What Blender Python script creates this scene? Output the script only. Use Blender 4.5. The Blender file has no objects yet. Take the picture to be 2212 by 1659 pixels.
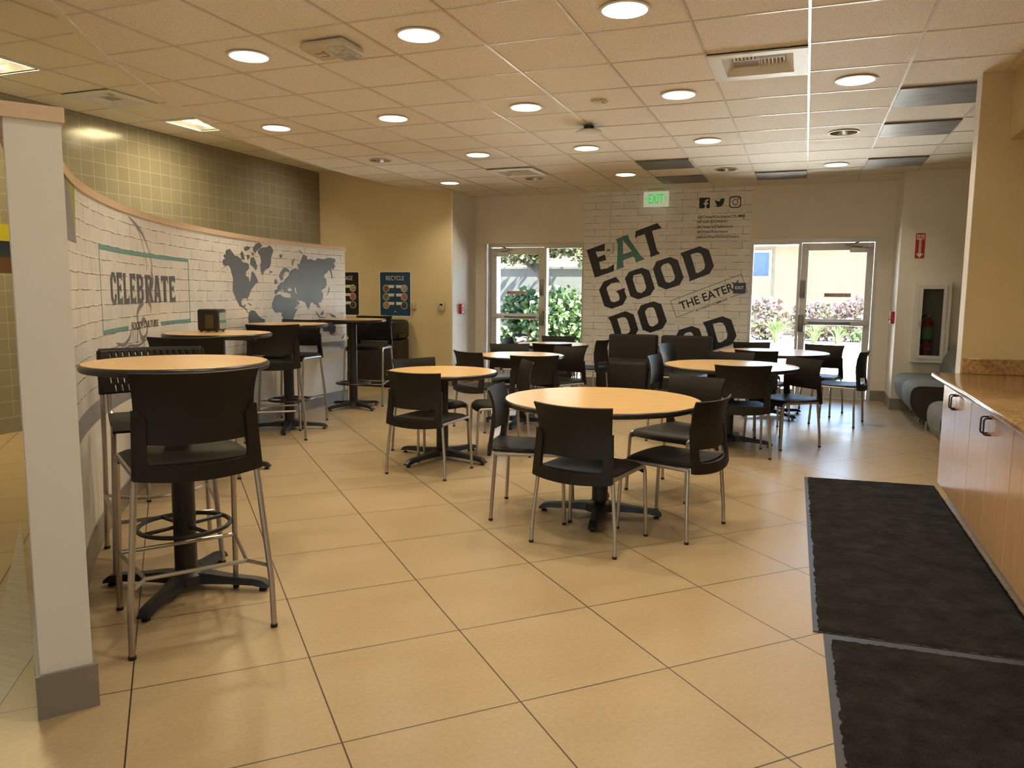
import bpy, bmesh, math, random
from mathutils import Vector, Matrix

SC = bpy.context.scene
COL = SC.collection
PI = math.pi
random.seed(7)

# ---------------------------------------------------------------- camera
CAM_H = 1.391
FPX = 1654.94                      # focal length in pixels of the 2212 px wide frame
YAW, PITCH, ROLL = 0.3628, -0.1181, 0.0084
cy_, sy_ = math.cos(YAW), math.sin(YAW)
cp_, sp_ = math.cos(PITCH), math.sin(PITCH)
fwd = Vector((-sy_ * cp_, cy_ * cp_, sp_))
rgt = Vector((cy_, sy_, 0.0))
up = rgt.cross(fwd)
r2 = rgt * math.cos(ROLL) + up * math.sin(ROLL)
u2 = -rgt * math.sin(ROLL) + up * math.cos(ROLL)
cam_d = bpy.data.cameras.new('camera')
cam = bpy.data.objects.new('camera', cam_d)
COL.objects.link(cam)
cam.matrix_world = Matrix(((r2.x, u2.x, -fwd.x, 0), (r2.y, u2.y, -fwd.y, 0), (r2.z, u2.z, -fwd.z, CAM_H), (0, 0, 0, 1)))
cam_d.sensor_fit = 'HORIZONTAL'
cam_d.sensor_width = 36.0
cam_d.lens = FPX / 2212.0 * 36.0
cam_d.clip_start = 0.05
cam_d.clip_end = 200
SC.camera = cam

# ---------------------------------------------------------------- light and exposure
SC.view_settings.view_transform = 'Standard'
SC.view_settings.look = 'None'
SC.view_settings.gamma = 1.0
SC.view_settings.use_curve_mapping = False
SC.view_settings.exposure = 0.9
SC.cycles.use_denoising = True
SC.cycles.max_bounces = 10
SC.cycles.diffuse_bounces = 7
SC.cycles.glossy_bounces = 4
SC.cycles.transparent_max_bounces = 12
SC.cycles.sample_clamp_indirect = 40.0
SC.cycles.caustics_reflective = False
SC.cycles.caustics_refractive = False

SKY_STRENGTH = 1.25
SUN_STRENGTH = 62.0
CAN_POWER = 8.8                    # one recessed downlight
CAN_COLOR = (1.0, 0.85, 0.63)
TROFFER_POWER = 30.0
TROFFER_COLOR = (1.0, 0.80, 0.42)

world = bpy.data.worlds.new('sky')
SC.world = world
world.use_nodes = True
wn = world.node_tree.nodes
wl = world.node_tree.links
sky = wn.new('ShaderNodeTexSky')
sky.sky_type = 'NISHITA'
sky.sun_disc = False
sky.sun_elevation = math.radians(58)
sky.sun_rotation = math.radians(80)
sky.air_density = 1.0
sky.dust_density = 1.0
wl.new(sky.outputs[0], wn['Background'].inputs[0])
wn['Background'].inputs[1].default_value = SKY_STRENGTH

sun_d = bpy.data.lights.new('sun', 'SUN')
sun_d.energy = SUN_STRENGTH
sun_d.angle = math.radians(0.6)
sun_d.color = (1.0, 0.96, 0.88)
sun = bpy.data.objects.new('sun', sun_d)
COL.objects.link(sun)
# the sun stands high behind the building, so the courtyard beyond the doors is sunlit and the room is not
sdir = Vector((-0.75, 0.16, -0.95)).normalized()
sun.rotation_euler = sdir.to_track_quat('-Z', 'Y').to_euler()
sun.location = (-6, -10, 20)

# ---------------------------------------------------------------- materials
def nodes_of(m):
    return m.node_tree.nodes, m.node_tree.links

def base_mat(name):
    m = bpy.data.materials.new(name)
    m.use_nodes = True
    return m, m.node_tree.nodes['Principled BSDF']

def ramp(n, pts):
    r = n.new('ShaderNodeValToRGB')
    e = r.color_ramp.elements
    while len(e) > 1:
        e.remove(e[-1])
    e[0].position, e[0].color = pts[0][0], (*pts[0][1], 1)
    for p, c in pts[1:]:
        q = e.new(p)
        q.color = (*c, 1)
    return r

def pm(name, col, rough=0.5, metal=0.0, var=0.08, scale=12.0, bump=0.0, bscale=None, spec=None, coat=0.0, stretch=None):
    """plain procedural material: colour with a noise variation, optional bump"""
    m, b = base_mat(name)
    n, l = nodes_of(m)
    tc = n.new('ShaderNodeTexCoord')
    src = tc.outputs['Object']
    if stretch:
        mp = n.new('ShaderNodeMapping')
        mp.inputs['Scale'].default_value = stretch
        l.new(src, mp.inputs[0]); src = mp.outputs[0]
    t = n.new('ShaderNodeTexNoise')
    t.inputs['Scale'].default_value = scale
    t.inputs['Detail'].default_value = 5
    l.new(src, t.inputs['Vector'])
    lo = tuple(max(0, c * (1 - var)) for c in col)
    hi = tuple(min(1, c * (1 + var)) for c in col)
    r = ramp(n, [(0.3, lo), (0.7, hi)])
    l.new(t.outputs['Fac'], r.inputs[0])
    l.new(r.outputs[0], b.inputs['Base Color'])
    b.inputs['Roughness'].default_value = rough
    b.inputs['Metallic'].default_value = metal
    if spec is not None:
        b.inputs['Specular IOR Level'].default_value = spec
    if coat:
        b.inputs['Coat Weight'].default_value = coat
        b.inputs['Coat Roughness'].default_value = 0.08
    if bump:
        t2 = n.new('ShaderNodeTexNoise')
        t2.inputs['Scale'].default_value = bscale or scale * 6
        t2.inputs['Detail'].default_value = 4
        l.new(src, t2.inputs['Vector'])
        bp = n.new('ShaderNodeBump')
        bp.inputs['Strength'].default_value = bump
        bp.inputs['Distance'].default_value = 0.004
        l.new(t2.outputs['Fac'], bp.inputs['Height'])
        l.new(bp.outputs[0], b.inputs['Normal'])
    return m

def emit_mat(name, col, s):
    m, b = base_mat(name)
    n, l = nodes_of(m)
    tc = n.new('ShaderNodeTexCoord')
    t = n.new('ShaderNodeTexNoise'); t.inputs['Scale'].default_value = 6
    l.new(tc.outputs['Object'], t.inputs['Vector'])
    r = ramp(n, [(0.3, tuple(c * .96 for c in col)), (0.7, col)])
    l.new(t.outputs['Fac'], r.inputs[0])
    l.new(r.outputs[0], b.inputs['Emission Color'])
    b.inputs['Emission Strength'].default_value = s
    b.inputs['Base Color'].default_value = (*col, 1)
    return m

def m_glass(name='window glass', tint=(0.93, 0.96, 0.95), refl=1.0):
    m = bpy.data.materials.new(name)
    m.use_nodes = True
    n, l = nodes_of(m)
    n.remove(n['Principled BSDF'])
    tr = n.new('ShaderNodeBsdfTransparent'); tr.inputs[0].default_value = (*tint, 1)
    gl = n.new('ShaderNodeBsdfGlossy'); gl.inputs['Roughness'].default_value = 0.02
    fr = n.new('ShaderNodeFresnel'); fr.inputs[0].default_value = 1.45
    mx = n.new('ShaderNodeMixShader')
    l.new(fr.outputs[0], mx.inputs[0]); l.new(tr.outputs[0], mx.inputs[1]); l.new(gl.outputs[0], mx.inputs[2])
    l.new(mx.outputs[0], n['Material Output'].inputs[0])
    return m

def m_floor():
    m, b = base_mat('porcelain floor tile')
    n, l = nodes_of(m)
    g = n.new('ShaderNodeNewGeometry')
    mp = n.new('ShaderNodeMapping'); mp.vector_type = 'TEXTURE'
    mp.inputs['Location'].default_value = (-1.709, 1.4714, 0)
    mp.inputs['Rotation'].default_value = (0, 0, math.radians(44.87))
    l.new(g.outputs['Position'], mp.inputs[0])
    br = n.new('ShaderNodeTexBrick')
    br.offset = 0.0; br.squash = 1.0
    br.inputs['Scale'].default_value = 1.0
    br.inputs['Brick Width'].default_value = 0.6102
    br.inputs['Row Height'].default_value = 0.6102
    br.inputs['Mortar Size'].default_value = 0.0028
    br.inputs['Mortar Smooth'].default_value = 0.1
    br.inputs['Color1'].default_value = (0.40, 0.40, 0.40, 1)
    br.inputs['Color2'].default_value = (0.60, 0.60, 0.60, 1)
    br.inputs['Mortar'].default_value = (0.5, 0.5, 0.5, 1)
    l.new(mp.outputs[0], br.inputs['Vector'])
    # cloudy veining, shifted tile by tile
    ad = n.new('ShaderNodeVectorMath'); ad.operation = 'MULTIPLY_ADD'
    ad.inputs[1].default_value = (30, 30, 30)
    l.new(br.outputs['Color'], ad.inputs[0]); l.new(mp.outputs[0], ad.inputs[2])
    st = n.new('ShaderNodeMapping'); st.inputs['Scale'].default_value = (1.0, 2.6, 1.0)
    l.new(ad.outputs[0], st.inputs[0])
    n1 = n.new('ShaderNodeTexNoise'); n1.inputs['Scale'].default_value = 1.9; n1.inputs['Detail'].default_value = 3; n1.inputs['Roughness'].default_value = 0.45
    l.new(st.outputs[0], n1.inputs['Vector'])
    r = ramp(n, [(0.25, (0.400, 0.300, 0.162)), (0.55, (0.425, 0.322, 0.180)), (0.85, (0.450, 0.346, 0.200))])
    l.new(n1.outputs['Fac'], r.inputs[0])
    n2 = n.new('ShaderNodeTexNoise'); n2.inputs['Scale'].default_value = 60; n2.inputs['Detail'].default_value = 3
    l.new(mp.outputs[0], n2.inputs['Vector'])
    r2_ = ramp(n, [(0.3, (0.94, 0.94, 0.94)), (0.7, (1.05, 1.05, 1.05))])
    l.new(n2.outputs['Fac'], r2_.inputs[0])
    mu = n.new('ShaderNodeMix'); mu.data_type = 'RGBA'; mu.blend_type = 'MULTIPLY'; mu.inputs[0].default_value = 1
    l.new(r.outputs[0], mu.inputs[6]); l.new(r2_.outputs[0], mu.inputs[7])
    mx = n.new('ShaderNodeMix'); mx.data_type = 'RGBA'
    mx.inputs[7].default_value = (0.045, 0.028, 0.014, 1)
    l.new(br.outputs['Fac'], mx.inputs[0]); l.new(mu.outputs[2], mx.inputs[6])
    l.new(mx.outputs[2], b.inputs['Base Color'])
    rr = n.new('ShaderNodeMapRange')
    rr.inputs[1].default_value = 0.3; rr.inputs[2].default_value = 0.7; rr.inputs[3].default_value = 0.29; rr.inputs[4].default_value = 0.36
    l.new(n1.outputs['Fac'], rr.inputs[0])
    l.new(rr.outputs[0], b.inputs['Roughness'])
    bp = n.new('ShaderNodeBump'); bp.invert = True; bp.inputs['Strength'].default_value = 0.35; bp.inputs['Distance'].default_value = 0.003
    l.new(br.outputs['Fac'], bp.inputs['Height']); l.new(bp.outputs[0], b.inputs['Normal'])
    return m

def m_ceiling_tile():
    m, b = base_mat('mineral ceiling tile')
    n, l = nodes_of(m)
    g = n.new('ShaderNodeNewGeometry')
    v = n.new('ShaderNodeTexVoronoi'); v.inputs['Scale'].default_value = 85
    l.new(g.outputs['Position'], v.inputs['Vector'])
    t = n.new('ShaderNodeTexNoise'); t.inputs['Scale'].default_value = 110; t.inputs['Detail'].default_value = 4
    l.new(g.outputs['Position'], t.inputs['Vector'])
    r = ramp(n, [(0.34, (0.60, 0.55, 0.45)), (0.46, (0.80, 0.745, 0.64)), (0.70, (0.87, 0.82, 0.72))])
    l.new(t.outputs['Fac'], r.inputs[0])
    l.new(r.outputs[0], b.inputs['Base Color'])
    b.inputs['Roughness'].default_value = 0.75
    bp = n.new('ShaderNodeBump'); bp.inputs['Strength'].default_value = 0.35; bp.inputs['Distance'].default_value = 0.003
    l.new(t.outputs['Fac'], bp.inputs['Height']); l.new(bp.outputs[0], b.inputs['Normal'])
    return m

def brick_print(name, uv, base=(0.78, 0.77, 0.74), bw=0.32, rh=0.089, line=(0.12, 0.11, 0.12)):
    """printed photograph of painted white brick: thin broken dark joints with pale highlights"""
    m, b = base_mat(name)
    n, l = nodes_of(m)
    if uv:
        c = n.new('ShaderNodeTexCoord'); src = c.outputs['UV']
    else:
        g = n.new('ShaderNodeNewGeometry')
        s = n.new('ShaderNodeSeparateXYZ'); l.new(g.outputs['Position'], s.inputs[0])
        cb = n.new('ShaderNodeCombineXYZ'); l.new(s.outputs[0], cb.inputs[0]); l.new(s.outputs[2], cb.inputs[1])
        src = cb.outputs[0]
    nz = n.new('ShaderNodeTexNoise'); nz.inputs['Scale'].default_value = 7; nz.inputs['Detail'].default_value = 4
    l.new(src, nz.inputs['Vector'])
    off = n.new('ShaderNodeVectorMath'); off.operation = 'MULTIPLY_ADD'
    off.inputs[1].default_value = (0.028, 0.020, 0.0)
    l.new(nz.outputs['Color'], off.inputs[0]); l.new(src, off.inputs[2])
    def brick(dx, size, smooth):
        a = n.new('ShaderNodeVectorMath'); a.operation = 'ADD'; a.inputs[1].default_value = (dx, -dx, 0)
        l.new(off.outputs[0], a.inputs[0])
        br = n.new('ShaderNodeTexBrick')
        br.inputs['Scale'].default_value = 1
        br.inputs['Brick Width'].default_value = bw
        br.inputs['Row Height'].default_value = rh
        br.inputs['Mortar Size'].default_value = size
        br.inputs['Mortar Smooth'].default_value = smooth
        br.inputs['Color1'].default_value = (0.88, 0.88, 0.88, 1)
        br.inputs['Color2'].default_value = (1.0, 1.0, 1.0, 1)
        br.inputs['Mortar'].default_value = (0.95, 0.95, 0.95, 1)
        l.new(a.outputs[0], br.inputs['Vector'])
        return br
    b1 = brick(0, 0.0034, 0.25)
    b2 = brick(0.006, 0.0060, 0.6)
    t = n.new('ShaderNodeTexNoise'); t.inputs['Scale'].default_value = 3.2; t.inputs['Detail'].default_value = 6
    l.new(src, t.inputs['Vector'])
    body = ramp(n, [(0.25, tuple(c * 0.88 for c in base)), (0.5, base), (0.75, tuple(min(1, c * 1.07) for c in base))])
    l.new(t.outputs['Fac'], body.inputs[0])
    tint = n.new('ShaderNodeMix'); tint.data_type = 'RGBA'; tint.blend_type = 'MULTIPLY'; tint.inputs[0].default_value = 0.7
    l.new(body.outputs[0], tint.inputs[6]); l.new(b1.outputs['Color'], tint.inputs[7])
    hi = n.new('ShaderNodeMix'); hi.data_type = 'RGBA'; hi.inputs[7].default_value = (0.86, 0.85, 0.82, 1)
    mh = n.new('ShaderNodeMath'); mh.operation = 'MULTIPLY'; mh.inputs[1].default_value = 0.6
    l.new(b2.outputs['Fac'], mh.inputs[0]); l.new(mh.outputs[0], hi.inputs[0]); l.new(tint.outputs[2], hi.inputs[6])
    # joints fade in and out along their length
    k = n.new('ShaderNodeTexNoise'); k.inputs['Scale'].default_value = 9; k.inputs['Detail'].default_value = 3
    l.new(src, k.inputs['Vector'])
    kr = n.new('ShaderNodeMapRange'); kr.inputs[1].default_value = 0.32; kr.inputs[2].default_value = 0.56
    l.new(k.outputs['Fac'], kr.inputs[0])
    mm = n.new('ShaderNodeMath'); mm.operation = 'MULTIPLY'
    l.new(b1.outputs['Fac'], mm.inputs[0]); l.new(kr.outputs[0], mm.inputs[1])
    dk = n.new('ShaderNodeMix'); dk.data_type = 'RGBA'; dk.inputs[7].default_value = (*line, 1)
    l.new(mm.outputs[0], dk.inputs[0]); l.new(hi.outputs[2], dk.inputs[6])
    l.new(dk.outputs[2], b.inputs['Base Color'])
    b.inputs['Roughness'].default_value = 0.42
    return m

def m_wall_tile(name, axis, col, stripes=False, w=0.1525):
    """glazed square wall tile in the plane of one axis and z"""
    m, b = base_mat(name)
    n, l = nodes_of(m)
    g = n.new('ShaderNodeNewGeometry')
    s = n.new('ShaderNodeSeparateXYZ'); l.new(g.outputs['Position'], s.inputs[0])
    cb = n.new('ShaderNodeCombineXYZ'); l.new(s.outputs[axis], cb.inputs[0]); l.new(s.outputs[2], cb.inputs[1])
    br = n.new('ShaderNodeTexBrick'); br.offset = 0
    br.inputs['Scale'].default_value = 1
    br.inputs['Brick Width'].default_value = w; br.inputs['Row Height'].default_value = w
    br.inputs['Mortar Size'].default_value = 0.0026; br.inputs['Mortar Smooth'].default_value = 0.1
    br.inputs['Color1'].default_value = (*[c * 0.94 for c in col], 1)
    br.inputs['Color2'].default_value = (*[c * 1.05 for c in col], 1)
    br.inputs['Mortar'].default_value = (*[min(1, c * 1.7) for c in col], 1)
    l.new(cb.outputs[0], br.inputs['Vector'])
    out = br.outputs['Color']
    if stripes:
        for z0, z1, c in stripes:
            a = n.new('ShaderNodeMath'); a.operation = 'GREATER_THAN'; a.inputs[1].default_value = z0
            d = n.new('ShaderNodeMath'); d.operation = 'LESS_THAN'; d.inputs[1].default_value = z1
            e = n.new('ShaderNodeMath'); e.operation = 'MULTIPLY'
            l.new(s.outputs[2], a.inputs[0]); l.new(s.outputs[2], d.inputs[0]); l.new(a.outputs[0], e.inputs[0]); l.new(d.outputs[0], e.inputs[1])
            mx = n.new('ShaderNodeMix'); mx.data_type = 'RGBA'; mx.inputs[7].default_value = (*c, 1)
            l.new(e.outputs[0], mx.inputs[0]); l.new(out, mx.inputs[6]); out = mx.outputs[2]
    l.new(out, b.inputs['Base Color'])
    b.inputs['Roughness'].default_value = 0.16
    bp = n.new('ShaderNodeBump'); bp.invert = True; bp.inputs['Strength'].default_value = 0.25; bp.inputs['Distance'].default_value = 0.003
    l.new(br.outputs['Fac'], bp.inputs['Height']); l.new(bp.outputs[0], b.inputs['Normal'])
    return m

def m_wood(name, c0, c1, rough=0.3, scale=1.0, vert=True, coat=0.0):
    m, b = base_mat(name)
    n, l = nodes_of(m)
    tc = n.new('ShaderNodeTexCoord')
    mp = n.new('ShaderNodeMapping')
    mp.inputs['Scale'].default_value = (14 * scale, 14 * scale, 0.9 * scale) if vert else (1.2 * scale, 16 * scale, 16 * scale)
    l.new(tc.outputs['Object'], mp.inputs[0])
    t = n.new('ShaderNodeTexNoise'); t.inputs['Scale'].default_value = 3; t.inputs['Detail'].default_value = 7; t.inputs['Distortion'].default_value = 0.6
    l.new(mp.outputs[0], t.inputs['Vector'])
    r = ramp(n, [(0.3, c0), (0.7, c1)])
    l.new(t.outputs['Fac'], r.inputs[0]); l.new(r.outputs[0], b.inputs['Base Color'])
    b.inputs['Roughness'].default_value = rough
    if coat:
        b.inputs['Coat Weight'].default_value = coat
        b.inputs['Coat Roughness'].default_value = 0.12
    return m

def m_granite():
    m, b = base_mat('brown granite')
    n, l = nodes_of(m)
    tc = n.new('ShaderNodeTexCoord')
    mp = n.new('ShaderNodeMapping'); mp.inputs['Scale'].default_value = (1, 1, 1)
    l.new(tc.outputs['Object'], mp.inputs[0])
    t = n.new('ShaderNodeTexNoise'); t.inputs['Scale'].default_value = 38; t.inputs['Detail'].default_value = 8; t.inputs['Roughness'].default_value = 0.75
    t2 = n.new('ShaderNodeTexNoise'); t2.inputs['Scale'].default_value = 4; t2.inputs['Detail'].default_value = 4
    l.new(mp.outputs[0], t.inputs['Vector']); l.new(mp.outputs[0], t2.inputs['Vector'])
    a = n.new('ShaderNodeMath'); a.operation = 'MULTIPLY_ADD'; a.inputs[1].default_value = 0.35
    l.new(t2.outputs['Fac'], a.inputs[0]); l.new(t.outputs['Fac'], a.inputs[2])
    r = ramp(n, [(0.40, (0.06, 0.03, 0.012)), (0.60, (0.25, 0.14, 0.055)), (0.78, (0.40, 0.25, 0.11)), (0.95, (0.60, 0.46, 0.27))])
    l.new(a.outputs[0], r.inputs[0]); l.new(r.outputs[0], b.inputs['Base Color'])
    b.inputs['Roughness'].default_value = 0.12
    return m

def m_pile():
    m, b = base_mat('charcoal carpet pile')
    n, l = nodes_of(m)
    g = n.new('ShaderNodeNewGeometry')
    t = n.new('ShaderNodeTexNoise'); t.inputs['Scale'].default_value = 260; t.inputs['Detail'].default_value = 4
    t2 = n.new('ShaderNodeTexNoise'); t2.inputs['Scale'].default_value = 7; t2.inputs['Detail'].default_value = 6; t2.inputs['Roughness'].default_value = 0.7
    l.new(g.outputs['Position'], t.inputs['Vector']); l.new(g.outputs['Position'], t2.inputs['Vector'])
    a = n.new('ShaderNodeMath'); a.operation = 'ADD'; l.new(t.outputs['Fac'], a.inputs[0]); l.new(t2.outputs['Fac'], a.inputs[1])
    r = ramp(n, [(0.38, (0.010, 0.009, 0.008)), (0.52, (0.026, 0.024, 0.021)), (0.66, (0.055, 0.052, 0.047))])
    d = n.new('ShaderNodeMath'); d.operation = 'MULTIPLY'; d.inputs[1].default_value = 0.5
    l.new(a.outputs[0], d.inputs[0]); l.new(d.outputs[0], r.inputs[0]); l.new(r.outputs[0], b.inputs['Base Color'])
    b.inputs['Roughness'].default_value = 0.95
    b.inputs['Specular IOR Level'].default_value = 0.1
    bp = n.new('ShaderNodeBump'); bp.inputs['Strength'].default_value = 0.9; bp.inputs['Distance'].default_value = 0.008
    l.new(a.outputs[0], bp.inputs['Height']); l.new(bp.outputs[0], b.inputs['Normal'])
    return m

def m_leaf(name, cols, scale=9):
    m, b = base_mat(name)
    n, l = nodes_of(m)
    g = n.new('ShaderNodeNewGeometry')
    t = n.new('ShaderNodeTexNoise'); t.inputs['Scale'].default_value = scale; t.inputs['Detail'].default_value = 3
    l.new(g.outputs['Position'], t.inputs['Vector'])
    r = ramp(n, [(0.30 + 0.4 * i / max(1, len(cols) - 1), c) for i, c in enumerate(cols)])
    l.new(t.outputs['Fac'], r.inputs[0]); l.new(r.outputs[0], b.inputs['Base Color'])
    b.inputs['Roughness'].default_value = 0.55
    return m

MT = dict(
    floor=m_floor(), ceil=m_ceiling_tile(),
    tbar=pm('white ceiling bar', (0.62, 0.58, 0.51), 0.30, 0.1, 0.04),
    white=pm('white wall paint', (0.74, 0.72, 0.67), 0.6, var=0.025, scale=3, bump=0.08, bscale=90),
    offwhite=pm('cream wall paint', (0.74, 0.705, 0.63), 0.6, var=0.03, scale=3, bump=0.1, bscale=80),
    yellow_shade=pm('shade-toned yellow wall paint', (0.54, 0.435, 0.24), 0.55, var=0.03, scale=3, bump=0.1, bscale=80),  # same paint as the next entry, with shade put into its darker tone
    yellow=pm('light-toned tan yellow wall paint', (0.68, 0.57, 0.35), 0.55, var=0.03, scale=3, bump=0.1, bscale=80),  # lit copy of that paint, brightness put into the colour
    mural=brick_print('printed white brick mural', False, (0.80, 0.79, 0.77), 0.42, 0.0975),
    cmural=brick_print('printed brick panel', True, (0.76, 0.74, 0.70), 0.30, 0.089),
    mgrey=pm('grey mural band', (0.27, 0.275, 0.30), 0.4),
    base=pm('grey tile skirting', (0.235, 0.21, 0.175), 0.35, var=0.1, scale=5),
    maple=m_wood('maple edge wood', (0.62, 0.46, 0.30), (0.70, 0.53, 0.36), 0.4, vert=False),
    cab=m_wood('maple laminate door', (0.56, 0.335, 0.165), (0.63, 0.395, 0.205), 0.22, coat=0.35),
    top=pm('maple laminate table top', (0.70, 0.45, 0.185), 0.24, var=0.06, scale=5, stretch=(1, 7, 1)),
    black=pm('black rubber edge', (0.012, 0.011, 0.011), 0.28, var=0.1),
    iron=pm('black cast iron', (0.012, 0.012, 0.013), 0.42, var=0.2, bump=0.1, bscale=150),
    plastic=pm('dark brown chair plastic', (0.013, 0.0105, 0.0075), 0.5, var=0.08, bump=0.08, bscale=400, spec=0.26),
    chrome=pm('satin grey steel tube', (0.42, 0.39, 0.35), 0.34, 0.85, 0.05),
    cap=pm('black foot cap', (0.01, 0.01, 0.01), 0.5),
    alu=pm('satin aluminium frame', (0.56, 0.55, 0.53), 0.36, 0.3, 0.04),
    alud=pm('dark aluminium', (0.22, 0.215, 0.20), 0.35, 0.6, 0.05),
    glass=m_glass(), granite=m_granite(), pile=m_pile(),
    rubber=pm('dark grey rubber edge', (0.035, 0.035, 0.04), 0.45, bump=0.2, bscale=120),
    navy=pm('navy print', (0.0075, 0.0085, 0.015), 0.4, var=0.1),
    teal=pm('teal print', (0.065, 0.20, 0.20), 0.4, var=0.06),
    teal2=pm('light teal print', (0.13, 0.33, 0.32), 0.42, var=0.06),
    slate=pm('slate grey print', (0.082, 0.092, 0.112), 0.4, var=0.06),
    mauve=pm('mauve grey print', (0.235, 0.225, 0.26), 0.42, var=0.05),
    olive=pm('olive green print', (0.30, 0.34, 0.13), 0.42, var=0.06),
    sage=pm('sage green print', (0.36, 0.42, 0.30), 0.42, var=0.1, scale=2),
    metalpanel=pm('brushed dull metal', (0.17, 0.16, 0.145), 0.42, 0.5, 0.35, 4, stretch=(1, 4, 1)),
    whitemetal=pm('white enamel', (0.72, 0.72, 0.70), 0.5, var=0.02),
    beigeplastic=pm('beige plastic', (0.55, 0.49, 0.37), 0.45, var=0.03),
    reflect=pm('bright reflector', (0.50, 0.48, 0.44), 0.22, 0.9, 0.02),
    lampglow=emit_mat('lit lamp lens', (1.0, 0.82, 0.55), 1.0),
    tubeglow=emit_mat('lit fluorescent tube', (1.0, 0.86, 0.50), 3.0),
    darkvoid=pm('dark duct', (0.008, 0.007, 0.006), 0.8),
    exitgreen=emit_mat('lit green letters', (0.01, 0.60, 0.10), 0.42),
    exitface=emit_mat('edge lit exit panel', (0.62, 0.66, 0.50), 0.22),
    blue=pm('recycling blue print', (0.012, 0.055, 0.13), 0.35, var=0.06),
    brownblack=pm('brown black print', (0.018, 0.014, 0.010), 0.35, var=0.1),
    paper=pm('white print', (0.72, 0.72, 0.68), 0.45, var=0.03),
    red=pm('signal red', (0.42, 0.018, 0.025), 0.4, var=0.06),
    darkred=pm('dark red ink', (0.22, 0.03, 0.045), 0.5),
    navysign=pm('navy sign plastic', (0.012, 0.02, 0.065), 0.3, var=0.05),
    grey_uph=pm('grey green upholstery', (0.15, 0.165, 0.15), 0.9, var=0.12, scale=30, bump=0.1, bscale=300),
    black_uph=pm('black upholstery', (0.016, 0.015, 0.010), 0.65, var=0.15, scale=30, bump=0.1, bscale=300),
    bin=pm('black bin plastic', (0.010, 0.009, 0.009), 0.35, var=0.1, bump=0.1, bscale=200),
    silver=pm('silver panel', (0.40, 0.39, 0.36), 0.3, 0.6, 0.06),
    handle=pm('bronze pull', (0.055, 0.045, 0.042), 0.32, 0.8, 0.05),
    plank=m_wood('pale plank floor', (0.36, 0.32, 0.24), (0.46, 0.42, 0.33), 0.35, vert=False),
    clearlens=pm('clear ribbed lens', (0.55, 0.54, 0.50), 0.12, 0.2, 0.3, 40),
    smoke=m_glass('cabinet glass', (0.80, 0.81, 0.80)),
    tag_green=pm('green bottle label', (0.20, 0.42, 0.08), 0.5),
)

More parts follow.
